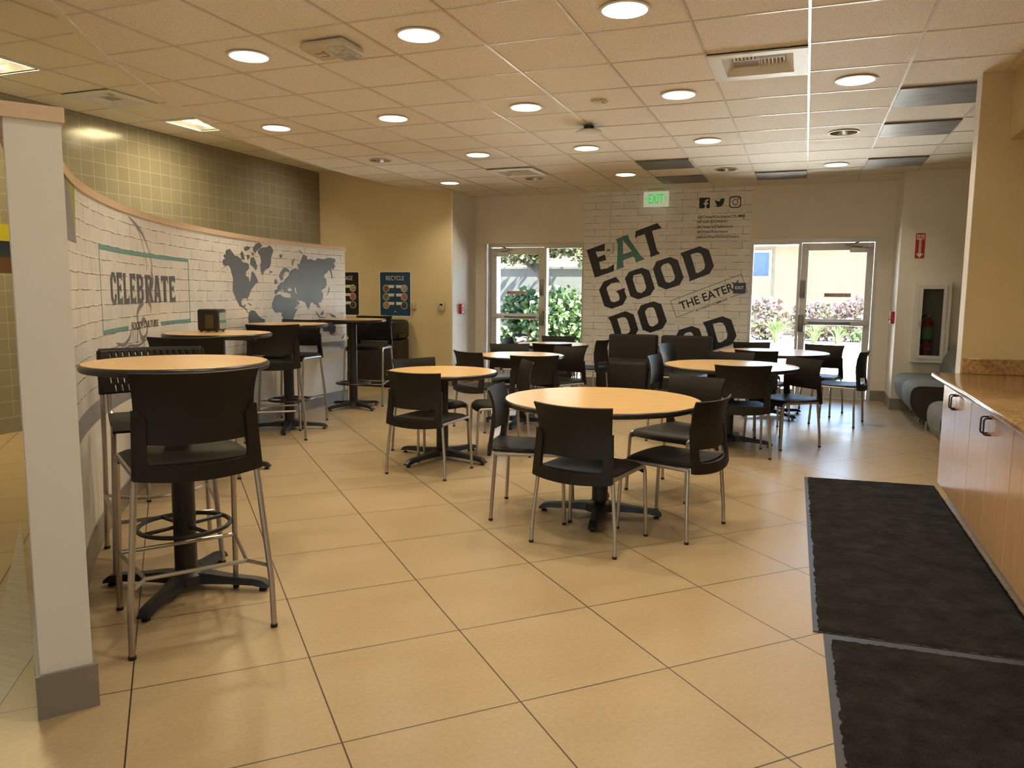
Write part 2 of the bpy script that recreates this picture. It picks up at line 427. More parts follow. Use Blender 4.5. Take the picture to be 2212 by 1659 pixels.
# ---------------------------------------------------------------- mesh helpers
class MB:
    def __init__(self):
        self.bm = bmesh.new()
        self.mi = 0
    def _faces(self, faces):
        for f in faces:
            f.material_index = self.mi
    def box(self, x0, x1, y0, y1, z0, z1, bev=0.0, seg=2, T=None):
        vs = [self.bm.verts.new(p) for p in ((x0, y0, z0), (x1, y0, z0), (x1, y1, z0), (x0, y1, z0), (x0, y0, z1), (x1, y0, z1), (x1, y1, z1), (x0, y1, z1))]
        fs = [self.bm.faces.new([vs[i] for i in q]) for q in ((3, 2, 1, 0), (4, 5, 6, 7), (0, 1, 5, 4), (1, 2, 6, 5), (2, 3, 7, 6), (3, 0, 4, 7))]
        self._faces(fs)
        if bev > 0:
            es = list({e for f in fs for e in f.edges})
            r = bmesh.ops.bevel(self.bm, geom=es, offset=bev, segments=seg, profile=0.5, affect='EDGES')
            self._faces(r['faces'])
            vs = list({v for f in r['faces'] for v in f.verts} | {v for v in vs if v.is_valid})
        if T is not None:
            bmesh.ops.transform(self.bm, matrix=T, verts=vs)
        return self
    def grid(self, rows, closed_u=False):
        """rows of points -> quads"""
        V = [[self.bm.verts.new(p) for p in r] for r in rows]
        fs = []
        for a in range(len(V) - 1):
            m = len(V[a])
            for b in range(m if closed_u else m - 1):
                c = (b + 1) % m
                fs.append(self.bm.faces.new((V[a][b], V[a][c], V[a + 1][c], V[a + 1][b])))
        self._faces(fs)
        return V
    def cap(self, ring):
        f = self.bm.faces.new(ring)
        self._faces([f])
    def tube(self, pts, r, n=8, closed=False, caps=True):
        pts = [Vector(p) for p in pts]
        N = len(pts)
        tang = []
        for i in range(N):
            if closed:
                t = pts[(i + 1) % N] - pts[i - 1]
            else:
                t = pts[min(i + 1, N - 1)] - pts[max(i - 1, 0)]
            tang.append(t.normalized())
        ref = Vector((0, 0, 1)) if abs(tang[0].z) < 0.9 else Vector((1, 0, 0))
        nrm = (ref - tang[0] * ref.dot(tang[0])).normalized()
        rows = []
        for i in range(N):
            nrm = (nrm - tang[i] * nrm.dot(tang[i])).normalized()
            bi = tang[i].cross(nrm)
            rr = r[i] if isinstance(r, (list, tuple)) else r
            rows.append([pts[i] + (nrm * math.cos(2 * PI * k / n) + bi * math.sin(2 * PI * k / n)) * rr for k in range(n)])
        if closed:
            V = [[self.bm.verts.new(p) for p in q] for q in rows]
            fs = []
            for a in range(N):
                A, B = V[a], V[(a + 1) % N]
                for b in range(n):
                    c = (b + 1) % n
                    fs.append(self.bm.faces.new((A[b], A[c], B[c], B[b])))
            self._faces(fs)
        else:
            V = self.grid(rows, True)
            if caps:
                self.cap(list(reversed(V[0]))); self.cap(V[-1])
        return self
    def lathe(self, prof, n=32, c=(0, 0, 0), caps=True):
        rows = [[(c[0] + r * math.cos(2 * PI * k / n), c[1] + r * math.sin(2 * PI * k / n), c[2] + z) for k in range(n)] for r, z in prof]
        V = self.grid(rows, True)
        if caps:
            if prof[0][0] > 1e-5: self.cap(list(reversed(V[0])))
            if prof[-1][0] > 1e-5: self.cap(V[-1])
        return self
    def sheet(self, P, nu, nv, th):
        """surface P(u,v) thickened by th along its normal"""
        pts = [[Vector(P(i / nu, j / nv)) for i in range(nu + 1)] for j in range(nv + 1)]
        def nm(j, i):
            a = pts[j][min(i + 1, nu)] - pts[j][max(i - 1, 0)]
            b = pts[min(j + 1, nv)][i] - pts[max(j - 1, 0)][i]
            return a.cross(b).normalized()
        off = [[pts[j][i] + nm(j, i) * th for i in range(nu + 1)] for j in range(nv + 1)]
        A = self.grid(pts); B = self.grid(off)
        fs = []
        def strip(p, q):
            for k in range(len(p) - 1):
                fs.append(self.bm.faces.new((p[k], p[k + 1], q[k + 1], q[k])))
        strip(A[0], B[0]); strip(A[-1], B[-1])
        strip([r[0] for r in A], [r[0] for r in B]); strip([r[-1] for r in A], [r[-1] for r in B])
        self._faces(fs)
        return self
    def prism(self, loops, f3, th):
        """2-D outline with holes, mapped by f3(a, b, depth), given a small thickness th"""
        bm2 = bmesh.new()
        es = []
        for L in loops:
            vs = [bm2.verts.new((p[0], p[1], 0)) for p in L]
            for i in range(len(vs)):
                es.append(bm2.edges.new((vs[i], vs[(i + 1) % len(vs)])))
        bmesh.ops.triangle_fill(bm2, edges=es, use_beauty=True)
        self.add2d(bm2, f3, th)
        bm2.free()
        return self
    def add2d(self, bm2, f3, th):
        bm2.verts.ensure_lookup_table(); bm2.verts.index_update()
        top = [self.bm.verts.new(f3(v.co.x, v.co.y, th)) for v in bm2.verts]
        bot = [self.bm.verts.new(f3(v.co.x, v.co.y, 0)) for v in bm2.verts]
        fs = []
        for f in bm2.faces:
            ix = [v.index for v in f.verts]
            fs.append(self.bm.faces.new([top[i] for i in ix]))
            fs.append(self.bm.faces.new([bot[i] for i in reversed(ix)]))
        for e in bm2.edges:
            if len(e.link_faces) == 1:
                i, j = e.verts[0].index, e.verts[1].index
                fs.append(self.bm.faces.new((top[i], top[j], bot[j], bot[i])))
        self._faces(fs)
    def build(self, name, mats, parent=None, smooth=40, loc=None, normals=True):
        if normals:
            bmesh.ops.recalc_face_normals(self.bm, faces=self.bm.faces)
        me = bpy.data.meshes.new(name)
        self.bm.to_mesh(me)
        self.bm.free()
        for m in (mats if isinstance(mats, (list, tuple)) else [mats]):
            me.materials.append(MT[m] if isinstance(m, str) else m)
        if smooth:
            me.polygons.foreach_set('use_smooth', [True] * len(me.polygons))
            me.set_sharp_from_angle(angle=math.radians(smooth))
        o = bpy.data.objects.new(name, me)
        COL.objects.link(o)
        if parent is not None:
            o.parent = parent
        if loc is not None:
            o.location = loc
        return o

def fillet(pts, rad, k=5):
    pts = [Vector(p) for p in pts]
    out = [pts[0]]
    for i in range(1, len(pts) - 1):
        a, b, c = pts[i - 1], pts[i], pts[i + 1]
        d1 = min(rad, (a - b).length * 0.49); d2 = min(rad, (c - b).length * 0.49)
        p = b + (a - b).normalized() * d1; q = b + (c - b).normalized() * d2
        for s in range(k + 1):
            t = s / k
            out.append(p * (1 - t) ** 2 + b * 2 * t * (1 - t) + q * t * t)
    out.append(pts[-1])
    return out

def circle(cx, cy, r, n=28, a0=0.0, a1=2 * PI):
    full = abs(a1 - a0 - 2 * PI) < 1e-6
    m = n if full else n + 1
    return [(cx + r * math.cos(a0 + (a1 - a0) * i / n), cy + r * math.sin(a0 + (a1 - a0) * i / n)) for i in range(m)]

def rrect(x0, x1, y0, y1, r, n=6):
    out = []
    for cx, cy, a in ((x1 - r, y1 - r, 0), (x0 + r, y1 - r, PI / 2), (x0 + r, y0 + r, PI), (x1 - r, y0 + r, 1.5 * PI)):
        out += [(cx + r * math.cos(a + PI / 2 * i / n), cy + r * math.sin(a + PI / 2 * i / n)) for i in range(n + 1)]
    return out

def rect(x0, x1, y0, y1):
    return [(x0, y0), (x1, y0), (x1, y1), (x0, y1)]

def text2d(body, x0, x1, y0, y1, bold=0.0):
    """the built-in font as a flat bmesh, stretched to fill the rectangle"""
    cu = bpy.data.curves.new('lettering', 'FONT')
    cu.body = body; cu.size = 1.0; cu.offset = bold; cu.resolution_u = 3
    ob = bpy.data.objects.new('lettering', cu)
    COL.objects.link(ob)
    bpy.context.view_layer.update()
    dg = bpy.context.evaluated_depsgraph_get()
    me = bpy.data.meshes.new_from_object(ob.evaluated_get(dg))
    bm2 = bmesh.new(); bm2.from_mesh(me)
    bpy.data.objects.remove(ob); bpy.data.curves.remove(cu); bpy.data.meshes.remove(me)
    bmesh.ops.remove_doubles(bm2, verts=bm2.verts, dist=1e-5)
    xs = [v.co.x for v in bm2.verts]; ys = [v.co.y for v in bm2.verts]
    ax, bx, ay, by = min(xs), max(xs), min(ys), max(ys)
    for v in bm2.verts:
        v.co.x = x0 + (v.co.x - ax) / (bx - ax) * (x1 - x0)
        v.co.y = y0 + (v.co.y - ay) / (by - ay) * (y1 - y0)
        v.co.z = 0
    return bm2

def put_text(mb, body, x0, x1, y0, y1, f3, th, bold=0.0, rot=None):
    bm2 = text2d(body, x0, x1, y0, y1, bold)
    if rot:
        bmesh.ops.transform(bm2, matrix=rot, verts=bm2.verts)
    mb.add2d(bm2, f3, th)
    bm2.free()

def empty(name, loc=(0, 0, 0), rz=0.0):
    o = bpy.data.objects.new(name, None)
    o.empty_display_size = 0.1
    COL.objects.link(o)
    o.location = loc
    o.rotation_euler = (0, 0, rz)
    return o

def tag(o, label, cat, group=None, kind=None):
    o['label'] = label
    o['category'] = cat
    if group: o['group'] = group
    if kind: o['kind'] = kind
    return o

def struct(o, label, cat):
    return tag(o, label, cat, kind='structure')

def dup(root):
    kids = {}
    for o in ALLKIDS[root.name]:
        kids[o] = o.copy()
    r = root.copy()
    COL.objects.link(r)
    for o, c in kids.items():
        COL.objects.link(c)
        c.parent = kids[o.parent] if o.parent in kids else r
    return r
ALLKIDS = {}
def remember(root):
    """list the children and grandchildren of a finished thing, parents first"""
    out = []
    for c in root.children:
        out.append(c)
        for g in c.children:
            out.append(g)
    ALLKIDS[root.name] = out
FAR_ART = {'E':[[[-3.081,2.035],[-2.806,2.129],[-2.768,2.024],[-2.943,2.011],[-2.909,1.925],[-2.804,1.97],[-2.775,1.89],[-2.888,1.857],[-2.858,1.75],[-2.75,1.771],[-2.657,1.831],[-2.66,1.725],[-2.945,1.63]]],'T':[[[-2.353,2.298],[-2.041,2.407],[-1.975,2.332],[-2.116,2.299],[-2.035,2.025],[-1.988,1.974],[-2.127,1.924],[-2.131,1.99],[-2.218,2.254],[-2.318,2.226],[-2.356,2.191]]],'A':[[[-2.641,2.189],[-2.463,2.252],[-2.442,2.186],[-2.264,1.943],[-2.207,1.895],[-2.337,1.848],[-2.348,1.902],[-2.376,1.935],[-2.524,1.885],[-2.522,1.819],[-2.504,1.782],[-2.621,1.746],[-2.613,1.947],[-2.612,2.116]],[[-2.537,2.173],[-2.398,2.011],[-2.528,1.97]]],'G':[[[-2.809,1.574],[-2.628,1.642],[-2.559,1.565],[-2.688,1.55],[-2.76,1.488],[-2.759,1.445],[-2.695,1.286],[-2.644,1.268],[-2.569,1.299],[-2.564,1.342],[-2.584,1.397],[-2.625,1.428],[-2.488,1.484],[-2.493,1.435],[-2.455,1.343],[-2.514,1.232],[-2.679,1.172],[-2.792,1.21],[-2.879,1.451]]],'O1':[[[-2.432,1.715],[-2.244,1.775],[-2.138,1.733],[-2.049,1.48],[-2.11,1.377],[-2.285,1.315],[-2.402,1.356],[-2.492,1.618]],[[-2.375,1.606],[-2.364,1.666],[-2.256,1.688],[-2.225,1.648],[-2.175,1.497],[-2.188,1.447],[-2.248,1.406],[-2.304,1.424],[-2.324,1.46]]],'O2':[[[-2.036,1.864],[-1.843,1.925],[-1.732,1.88],[-1.641,1.631],[-1.699,1.524],[-1.885,1.461],[-2.001,1.508],[-2.085,1.756]],[[-1.968,1.78],[-1.933,1.821],[-1.868,1.839],[-1.825,1.803],[-1.763,1.642],[-1.776,1.595],[-1.84,1.557],[-1.895,1.571],[-1.914,1.613],[-1.967,1.75]]],'D1':[[[-1.702,1.976],[-1.434,2.07],[-1.303,2.016],[-1.226,1.792],[-1.284,1.684],[-1.563,1.577],[-1.561,1.625],[-1.662,1.914]],[[-1.556,1.955],[-1.466,1.983],[-1.419,1.971],[-1.389,1.935],[-1.348,1.807],[-1.359,1.748],[-1.444,1.696],[-1.473,1.701],[-1.493,1.772]]],'D2':[[[-2.735,1.043],[-2.474,1.142],[-2.348,1.095],[-2.271,0.872],[-2.326,0.771],[-2.601,0.668],[-2.597,0.716],[-2.69,0.983]],[[-2.594,1.027],[-2.514,1.052],[-2.466,1.045],[-2.439,1.009],[-2.393,0.874],[-2.404,0.832],[-2.486,0.777],[-2.518,0.787],[-2.533,0.85]]],'O3':[[[-2.244,1.231],[-2.061,1.29],[-1.949,1.251],[-1.859,1.006],[-1.918,0.896],[-2.095,0.833],[-2.21,0.873],[-2.296,1.127]],[[-2.179,1.149],[-2.144,1.191],[-2.077,1.205],[-2.045,1.182],[-1.983,1.008],[-1.992,0.967],[-2.063,0.922],[-2.105,0.933],[-2.127,0.964],[-2.178,1.118]]],'O4':[[[-1.68,0.884],[-1.503,0.945],[-1.394,0.907],[-1.306,0.665],[-1.362,0.556],[-1.533,0.492],[-1.645,0.531],[-1.729,0.78]],[[-1.617,0.804],[-1.583,0.846],[-1.518,0.86],[-1.487,0.838],[-1.426,0.667],[-1.434,0.625],[-1.503,0.58],[-1.543,0.591],[-1.565,0.621],[-1.615,0.773]]],'D3':[[[-1.353,0.999],[-1.083,1.092],[-0.96,1.047],[-0.878,0.821],[-0.938,0.697],[-1.214,0.594],[-1.208,0.645],[-1.313,0.936]],[[-1.211,0.979],[-1.124,1.003],[-1.075,0.997],[-1.044,0.957],[-1.003,0.838],[-1.012,0.777],[-1.093,0.72],[-1.127,0.724],[-1.144,0.764]]],'bird':[[[-1.247,2.71],[-1.226,2.694],[-1.194,2.683],[-1.18,2.683],[-1.176,2.708],[-1.159,2.723],[-1.136,2.72],[-1.114,2.717],[-1.122,2.697],[-1.125,2.665],[-1.14,2.634],[-1.168,2.612],[-1.2,2.607],[-1.245,2.617],[-1.223,2.623],[-1.21,2.628],[-1.228,2.639],[-1.233,2.646],[-1.224,2.648],[-1.243,2.667],[-1.245,2.674],[-1.236,2.671],[-1.247,2.692]]],'fb':[[[-1.46,2.742],[-1.316,2.739],[-1.314,2.593],[-1.359,2.594],[-1.361,2.645],[-1.338,2.648],[-1.337,2.67],[-1.359,2.668],[-1.357,2.691],[-1.335,2.701],[-1.336,2.719],[-1.359,2.716],[-1.381,2.697],[-1.382,2.669],[-1.402,2.667],[-1.401,2.647],[-1.383,2.646],[-1.384,2.595],[-1.46,2.593]]]}
MAP_ART = {'america':[[[5.054,1.579],[5.165,1.623],[5.118,1.635],[5.111,1.677],[5.171,1.694],[5.136,1.713],[5.147,1.731],[5.182,1.729],[5.185,1.768],[5.274,1.791],[5.32,1.765],[5.373,1.732],[5.428,1.731],[5.498,1.708],[5.544,1.673],[5.631,1.669],[5.67,1.656],[5.666,1.611],[5.601,1.579],[5.591,1.548],[5.66,1.52],[5.666,1.486],[5.682,1.486],[5.7,1.521],[5.721,1.59],[5.76,1.583],[5.806,1.546],[5.85,1.493],[5.849,1.473],[5.8,1.465],[5.759,1.438],[5.717,1.414],[5.666,1.368],[5.657,1.346],[5.62,1.319],[5.625,1.285],[5.601,1.312],[5.55,1.316],[5.494,1.309],[5.479,1.279],[5.49,1.249],[5.529,1.241],[5.554,1.257],[5.573,1.254],[5.552,1.226],[5.591,1.21],[5.605,1.179],[5.645,1.175],[5.637,1.167],[5.605,1.17],[5.574,1.199],[5.52,1.223],[5.448,1.235],[5.418,1.265],[5.366,1.317],[5.336,1.35],[5.307,1.39],[5.312,1.455],[5.324,1.506],[5.289,1.57],[5.268,1.612],[5.222,1.632],[5.165,1.619]]],'greenland':[[[5.861,1.802],[5.951,1.842],[6.062,1.852],[6.111,1.875],[6.157,1.858],[6.195,1.82],[6.144,1.753],[6.132,1.681],[6.098,1.64],[6.0,1.606],[5.949,1.553],[5.912,1.595],[5.908,1.665],[5.926,1.689],[5.914,1.75],[5.868,1.779]]],'i1':[[[5.76,1.826],[5.826,1.872],[5.906,1.891],[5.96,1.861],[5.903,1.827],[5.854,1.809],[5.804,1.772],[5.766,1.796]]],'i2':[[[5.494,1.76],[5.535,1.784],[5.565,1.756],[5.585,1.697],[5.514,1.702]]],'i3':[[[5.62,1.748],[5.676,1.754],[5.69,1.725],[5.641,1.7]]],'i4':[[[5.706,1.725],[5.778,1.736],[5.815,1.692],[5.843,1.632],[5.809,1.6],[5.763,1.629],[5.693,1.657]]],'i5':[[[5.57,1.819],[5.65,1.839],[5.712,1.824],[5.663,1.798],[5.591,1.785]]],'i6':[[[5.718,1.783],[5.78,1.774],[5.787,1.752],[5.739,1.753]]],'i7':[[[6.095,1.6],[6.151,1.606],[6.159,1.594],[6.118,1.579]]],'i8':[[[6.312,1.786],[6.383,1.793],[6.366,1.756],[6.333,1.742]]],'eurasia':[[[6.196,1.402],[6.252,1.41],[6.254,1.443],[6.294,1.459],[6.328,1.484],[6.392,1.494],[6.417,1.519],[6.499,1.562],[6.525,1.605],[6.566,1.631],[6.654,1.651],[6.717,1.631],[6.688,1.703],[6.736,1.696],[6.77,1.749],[6.82,1.815],[6.899,1.797],[6.905,1.754],[6.961,1.77],[7.072,1.753],[7.121,1.786],[7.232,1.777],[7.376,1.802],[7.487,1.793],[7.502,1.771],[7.461,1.741],[7.492,1.706],[7.45,1.658],[7.406,1.675],[7.434,1.557],[7.418,1.54],[7.386,1.629],[7.355,1.655],[7.322,1.623],[7.265,1.598],[7.248,1.562],[7.295,1.545],[7.301,1.481],[7.275,1.435],[7.219,1.417],[7.186,1.399],[7.225,1.363],[7.215,1.308],[7.173,1.263],[7.116,1.255],[7.147,1.209],[7.122,1.187],[7.075,1.228],[7.036,1.238],[6.989,1.265],[6.948,1.247],[6.905,1.177],[6.867,1.222],[6.844,1.257],[6.781,1.28],[6.693,1.289],[6.646,1.31],[6.685,1.276],[6.724,1.257],[6.666,1.225],[6.609,1.196],[6.539,1.298],[6.535,1.324],[6.537,1.361],[6.473,1.37],[6.437,1.385],[6.409,1.368],[6.356,1.415],[6.332,1.411],[6.362,1.378],[6.307,1.402],[6.258,1.378],[6.225,1.357],[6.193,1.361]],[[6.467,1.41],[6.516,1.433],[6.571,1.404],[6.53,1.389],[6.483,1.393]],[[6.62,1.43],[6.652,1.431],[6.65,1.396],[6.673,1.366],[6.644,1.366],[6.626,1.396]]],'scand':[[[6.292,1.557],[6.334,1.599],[6.4,1.65],[6.463,1.648],[6.526,1.621],[6.508,1.596],[6.462,1.611],[6.405,1.593],[6.379,1.551],[6.394,1.527],[6.344,1.501],[6.314,1.525]]],'uk':[[[6.21,1.523],[6.241,1.512],[6.26,1.475],[6.215,1.463],[6.192,1.482]]],'africa':[[[6.217,1.349],[6.321,1.357],[6.352,1.337],[6.415,1.32],[6.524,1.319],[6.587,1.234],[6.62,1.189],[6.681,1.194],[6.622,1.14],[6.579,1.077],[6.561,1.031],[6.511,0.99],[6.431,0.993],[6.371,1.079],[6.333,1.122],[6.327,1.159],[6.198,1.158],[6.137,1.208],[6.132,1.256],[6.175,1.313]]],'samerica':[[[5.637,1.171],[5.687,1.197],[5.767,1.187],[5.828,1.143],[5.874,1.115],[5.97,1.092],[5.976,1.068],[5.918,1.03],[5.852,1.009],[5.784,0.965],[5.716,0.907],[5.674,0.878],[5.661,0.933],[5.65,1.01],[5.613,1.111]]],'aus':[[[7.219,0.999],[7.269,1.024],[7.429,1.01],[7.484,0.952],[7.466,0.896],[7.408,0.852],[7.36,0.868],[7.329,0.907],[7.216,0.907],[7.202,0.954]]],'indo':[[[7.049,1.159],[7.08,1.147],[7.142,1.092],[7.27,1.075],[7.262,1.068],[7.126,1.081],[7.087,1.116]]],'borneo':[[[7.151,1.119],[7.217,1.165],[7.227,1.126],[7.194,1.101]]],'ng':[[[7.336,1.124],[7.464,1.098],[7.492,1.062],[7.399,1.081]]],'japan':[[[7.293,1.343],[7.326,1.379],[7.347,1.445],[7.367,1.445],[7.358,1.388],[7.32,1.354]]],'nz':[[[7.592,0.801],[7.653,0.852],[7.663,0.84],[7.619,0.799]]],'nov':[[[6.574,1.698],[6.595,1.741],[6.636,1.763],[6.64,1.757],[6.601,1.695],[6.611,1.67],[6.592,1.674]]],'cuba':[[[5.599,1.269],[5.659,1.264],[5.709,1.242],[5.682,1.24],[5.643,1.256]]],'sib':[[[6.72,1.865],[6.758,1.85],[6.805,1.832],[6.801,1.817],[6.742,1.837]]]}
EDGE_ART = {'grey':[[[1.114,1.913],[1.356,1.918],[1.61,1.622],[1.1,1.614]]],'green':[[[1.359,1.925],[1.658,1.916],[1.59,1.634]]],'stripe':[[[1.114,1.612],[1.243,1.616],[1.206,1.284],[1.025,1.286]]]}
SWIRL = [[[3.087,1.882,0.004],[3.238,1.843,0.011],[3.364,1.799,0.011],[3.464,1.73,0.007],[3.53,1.656,0.006],[3.562,1.572,0.01],[3.554,1.514,0.011]],[[3.257,1.824,0.003],[3.338,1.77,0.004],[3.392,1.691,0.004],[3.437,1.624,0.005],[3.451,1.568,0.006],[3.434,1.526,0.004]],[[3.545,1.529,0.012],[3.568,1.457,0.021],[3.468,1.385,0.032],[3.449,1.329,0.027],[3.496,1.271,0.013],[3.489,1.221,0.003]],[[3.333,1.309,0.02],[3.21,1.256,0.016],[3.178,1.202,0.013],[3.21,1.119,0.01],[3.269,1.054,0.012],[3.364,1.07,0.011],[3.396,1.132,0.011],[3.324,1.184,0.014],[3.262,1.151,0.012]],[[3.19,1.141,0.007],[3.154,1.061,0.007],[3.144,1.007,0.004]],[[3.075,1.152,0.005],[3.053,1.094,0.005],[3.052,1.047,0.003]],[[3.024,1.128,0.004],[2.966,1.072,0.009],[2.837,1.035,0.011],[2.714,1.043,0.008],[2.629,1.058,0.004]],[[3.223,1.057,0.003],[3.308,1.01,0.006],[3.28,0.977,0.004]],[[2.806,1.005,0.005],[2.98,1.018,0.006],[3.168,1.006,0.007],[3.358,1.035,0.004]]]

# ---------------------------------------------------------------- room shell
ZC = 2.866                 # main ceiling
ZU = 3.22                  # upper ceiling over the left aisle
YF = 11.2                  # far wall
GX0, GXS = -0.052, 0.604   # ceiling grid lines
GY0, GYS = 4.444, 0.61
AC, AR = (3.714, 8.402), 9.196     # arc of the soffit edge
XR, YB = 3.4, -3.6
XT = -7.17                 # tiled left wall
YY = 10.35                 # yellow wall

def arc_x(y, r=AR):
    return AC[0] - math.sqrt(max(0, r * r - (y - AC[1]) ** 2))

# floor
mb = MB(); mb.box(XT - 0.3, XR + 0.2, YB - 0.2, 11.45, -0.06, 0)
struct(mb.build('floor', 'floor', smooth=0), 'beige square porcelain tile floor laid diagonally', 'floor')
mb = MB()
pl = [(-3.727, 2.74), (-2.693, 1.96), (-2.40, 1.62), (-2.20, 1.35), (-2.9, 1.5), (-3.147, 2.153)]
pl = [(-4.40, 3.18), (-2.693, 1.96), (-2.461, 1.66), (-2.30, 1.40), (-2.52, 1.38), (-3.147, 2.153)]
n0 = Vector((-0.80, 0.60, 0))
mb.prism([pl], lambda a, b, d: (a, b, 0.0005 + d), 0.001)
struct(mb.build('trim_1', 'plank', smooth=0), 'pale plank floor strip beside the white partition end', 'floor strip')

# main ceiling: tile by tile, clipped along the curved soffit edge, with round holes for the downlights
LIGHT_X = [-4.58, -3.374, -2.166, -0.958, 0.25]
LIGHT_Y = [4.139, 5.969, 7.799, 9.629]
UNLIT = {(0, 2), (4, 2), (1, 3), (3, 3)}
cells_light = {}
def cell_of(x, y):
    return math.floor((x - GX0) / GXS), math.floor((y - GY0) / GYS)
for i, x in enumerate(LIGHT_X):
    for j, y in enumerate(LIGHT_Y):
        if j == 0 and i in (0,): continue
        kx, ky = cell_of(x, y)
        cells_light[(kx, ky)] = (i, j)
VENTS = {(-1, 1): 'a', (-6, 7): 'b'}
DARK = [(1, 3), (1, 5), (1, 8), (-3, 7), (-3, 9), (-1, 9)]
LIGHT_POS = {}
arc_pts = []
na = 120
for k in range(na + 1):
    y = YB - 0.3 + (11.5 - YB + 0.3) * k / na
    arc_pts.append((arc_x(y), y))
def clip(poly):
    for k in range(na):
        (ax, ay), (bx, by) = arc_pts[k], arc_pts[k + 1]
        if ay > max(p[1] for p in poly) + 1.2 or by < min(p[1] for p in poly) - 1.2: continue
        out = []
        def side(p): return (bx - ax) * (p[1] - ay) - (by - ay) * (p[0] - ax)
        for q in range(len(poly)):
            p, s = poly[q], poly[(q + 1) % len(poly)]
            dp, ds = side(p), side(s)
            if dp <= 0: out.append(p)
            if (dp < 0 < ds) or (ds < 0 < dp):
                t = dp / (dp - ds)
                out.append((p[0] + (s[0] - p[0]) * t, p[1] + (s[1] - p[1]) * t))
        poly = out
        if len(poly) < 3: return []
    return poly
mb = MB()
ZT = ZC + 0.008
def ring_cell(m, x0, x1, y0, y1, cx, cy, r, z, n=32):
    inner, outer = [], []
    for k in range(n):
        a = 2 * PI * k / n + PI / n
        c, s = math.cos(a), math.sin(a)
        inner.append(m.bm.verts.new((cx + r * c, cy + r * s, z)))
        t = min(((x1 - cx) / c if c > 0 else (x0 - cx) / c) if abs(c) > 1e-6 else 9, ((y1 - cy) / s if s > 0 else (y0 - cy) / s) if abs(s) > 1e-6 else 9)
        outer.append(m.bm.verts.new((cx + t * c, cy + t * s, z)))
    fs = []
    for k in range(n):
        q = (k + 1) % n
        fs.append(m.bm.faces.new((inner[k], inner[q], outer[q], outer[k])))
    m._faces(fs)
    # square corners
    for (X, Y) in ((x0, y0), (x1, y0), (x1, y1), (x0, y1)):
        ang = math.atan2(Y - cy, X - cx) % (2 * PI)
        k = int(((ang - PI / n) % (2 * PI)) / (2 * PI / n)) % n
        v = m.bm.verts.new((X, Y, z))
        m._faces([m.bm.faces.new((outer[k], v, outer[(k + 1) % n]))])
for kx in range(-12, 7):
    for ky in range(-14, 12):
        x0, x1 = GX0 + kx * GXS, GX0 + (kx + 1) * GXS
        y0, y1 = GY0 + ky * GYS, min(GY0 + (ky + 1) * GYS, 11.3)
        x1 = min(x1, XR + 0.1)
        if y0 >= 11.3 or y1 < YB - .2: continue
        if (kx, ky) in VENTS or (kx, ky) in [d for d in DARK]: continue
        if (kx, ky) in cells_light:
            cx, cy = (x0 + x1) / 2, (y0 + y1) / 2
            LIGHT_POS[cells_light[(kx, ky)]] = (cx, cy)
            ring_cell(mb, x0, x1, y0, y1, cx, cy, 0.122, ZT)
            continue
        p = clip([(x0, y0), (x1, y0), (x1, y1), (x0, y1)])
        if len(p) >= 3:
            mb._faces([mb.bm.faces.new([mb.bm.verts.new((a, b, ZT)) for a, b in p])])
ceiling = mb.build('ceiling', 'ceil', smooth=0)
struct(ceiling, 'beige flecked mineral tile ceiling with recessed downlights', 'ceiling')
mb = MB()
bw = 0.0075
for kx in range(-10, 7):
    x = GX0 + kx * GXS
    ya, yb = YB, YF
    d = AR * AR - (x - AC[0]) ** 2
    if d <= 0: continue
    ya = max(ya, AC[1] - math.sqrt(d))
    if yb - ya > 0.05: mb.box(x - bw, x + bw, ya, yb, ZC, ZT + 0.004)
for ky in range(-13, 12):
    y = GY0 + ky * GYS
    if y > YF: continue
    mb.box(arc_x(y) + 0.005, XR, y - 0.006, y + 0.006, ZC + 0.004, ZT + 0.004)
mb.build('ceiling_grid', 'tbar', ceiling, smooth=0)
# curved trim and drop face along the soffit edge
mb = MB()
rows = [[], [], [], []]
for k in range(na + 1):
    x, y = arc_pts[k]
    u = Vector((x - AC[0], y - AC[1], 0)).normalized()
    for q, (off, z) in enumerate(((-0.035, ZC - 0.002), (0.012, ZC - 0.002), (0.012, ZU), (-0.035, ZT))):
        rows[q].append((x + u.x * off, y + u.y * off, z))
mb.grid([rows[3], rows[0], rows[1], rows[2]])
mb.build('soffit_trim', 'white', ceiling, smooth=30)

# upper ceiling over the left aisle
mb = MB()
UX0, UY0 = -6.06, 4.275
HOLES_U = {(-1, 2): 'vent', (-1, -1): 'tube', (-1, 0): 'tube', (-1, 4): 'tube2', (-1, -4): 'tube', (-1, -5): 'tube'}
for kx in range(-3, 9):
    for ky in range(-14, 12):
        x0, x1 = max(XT - .02, UX0 + kx * 0.604), UX0 + (kx + 1) * 0.604
        y0, y1 = UY0 + ky * 0.604, min(UY0 + (ky + 1) * 0.604, YY + .05)
        if x1 <= XT or y0 >= YY or y1 < YB: continue
        if (kx, ky) in HOLES_U and (kx == -1): continue
        if x0 > -2.2: continue
        mb._faces([mb.bm.faces.new([mb.bm.verts.new((a, b, ZU + 0.008)) for a, b in ((x0, y0), (x1, y0), (x1, y1), (x0, y1))])])
upper = mb.build('ceiling_upper', 'ceil', smooth=0)
struct(upper, 'higher flecked tile ceiling above the tiled left aisle', 'ceiling')
mb = MB()
for kx in range(-1, 6):
    x = UX0 + kx * 0.604
    mb.box(x - bw, x + bw, YB, YY, ZU, ZU + 0.012)
for ky in range(-13, 11):
    y = UY0 + ky * 0.604
    mb.box(XT, -2.4, y - 0.006, y + 0.006, ZU + 0.003, ZU + 0.012)
mb.build('ceiling_grid', 'tbar', upper, smooth=0)

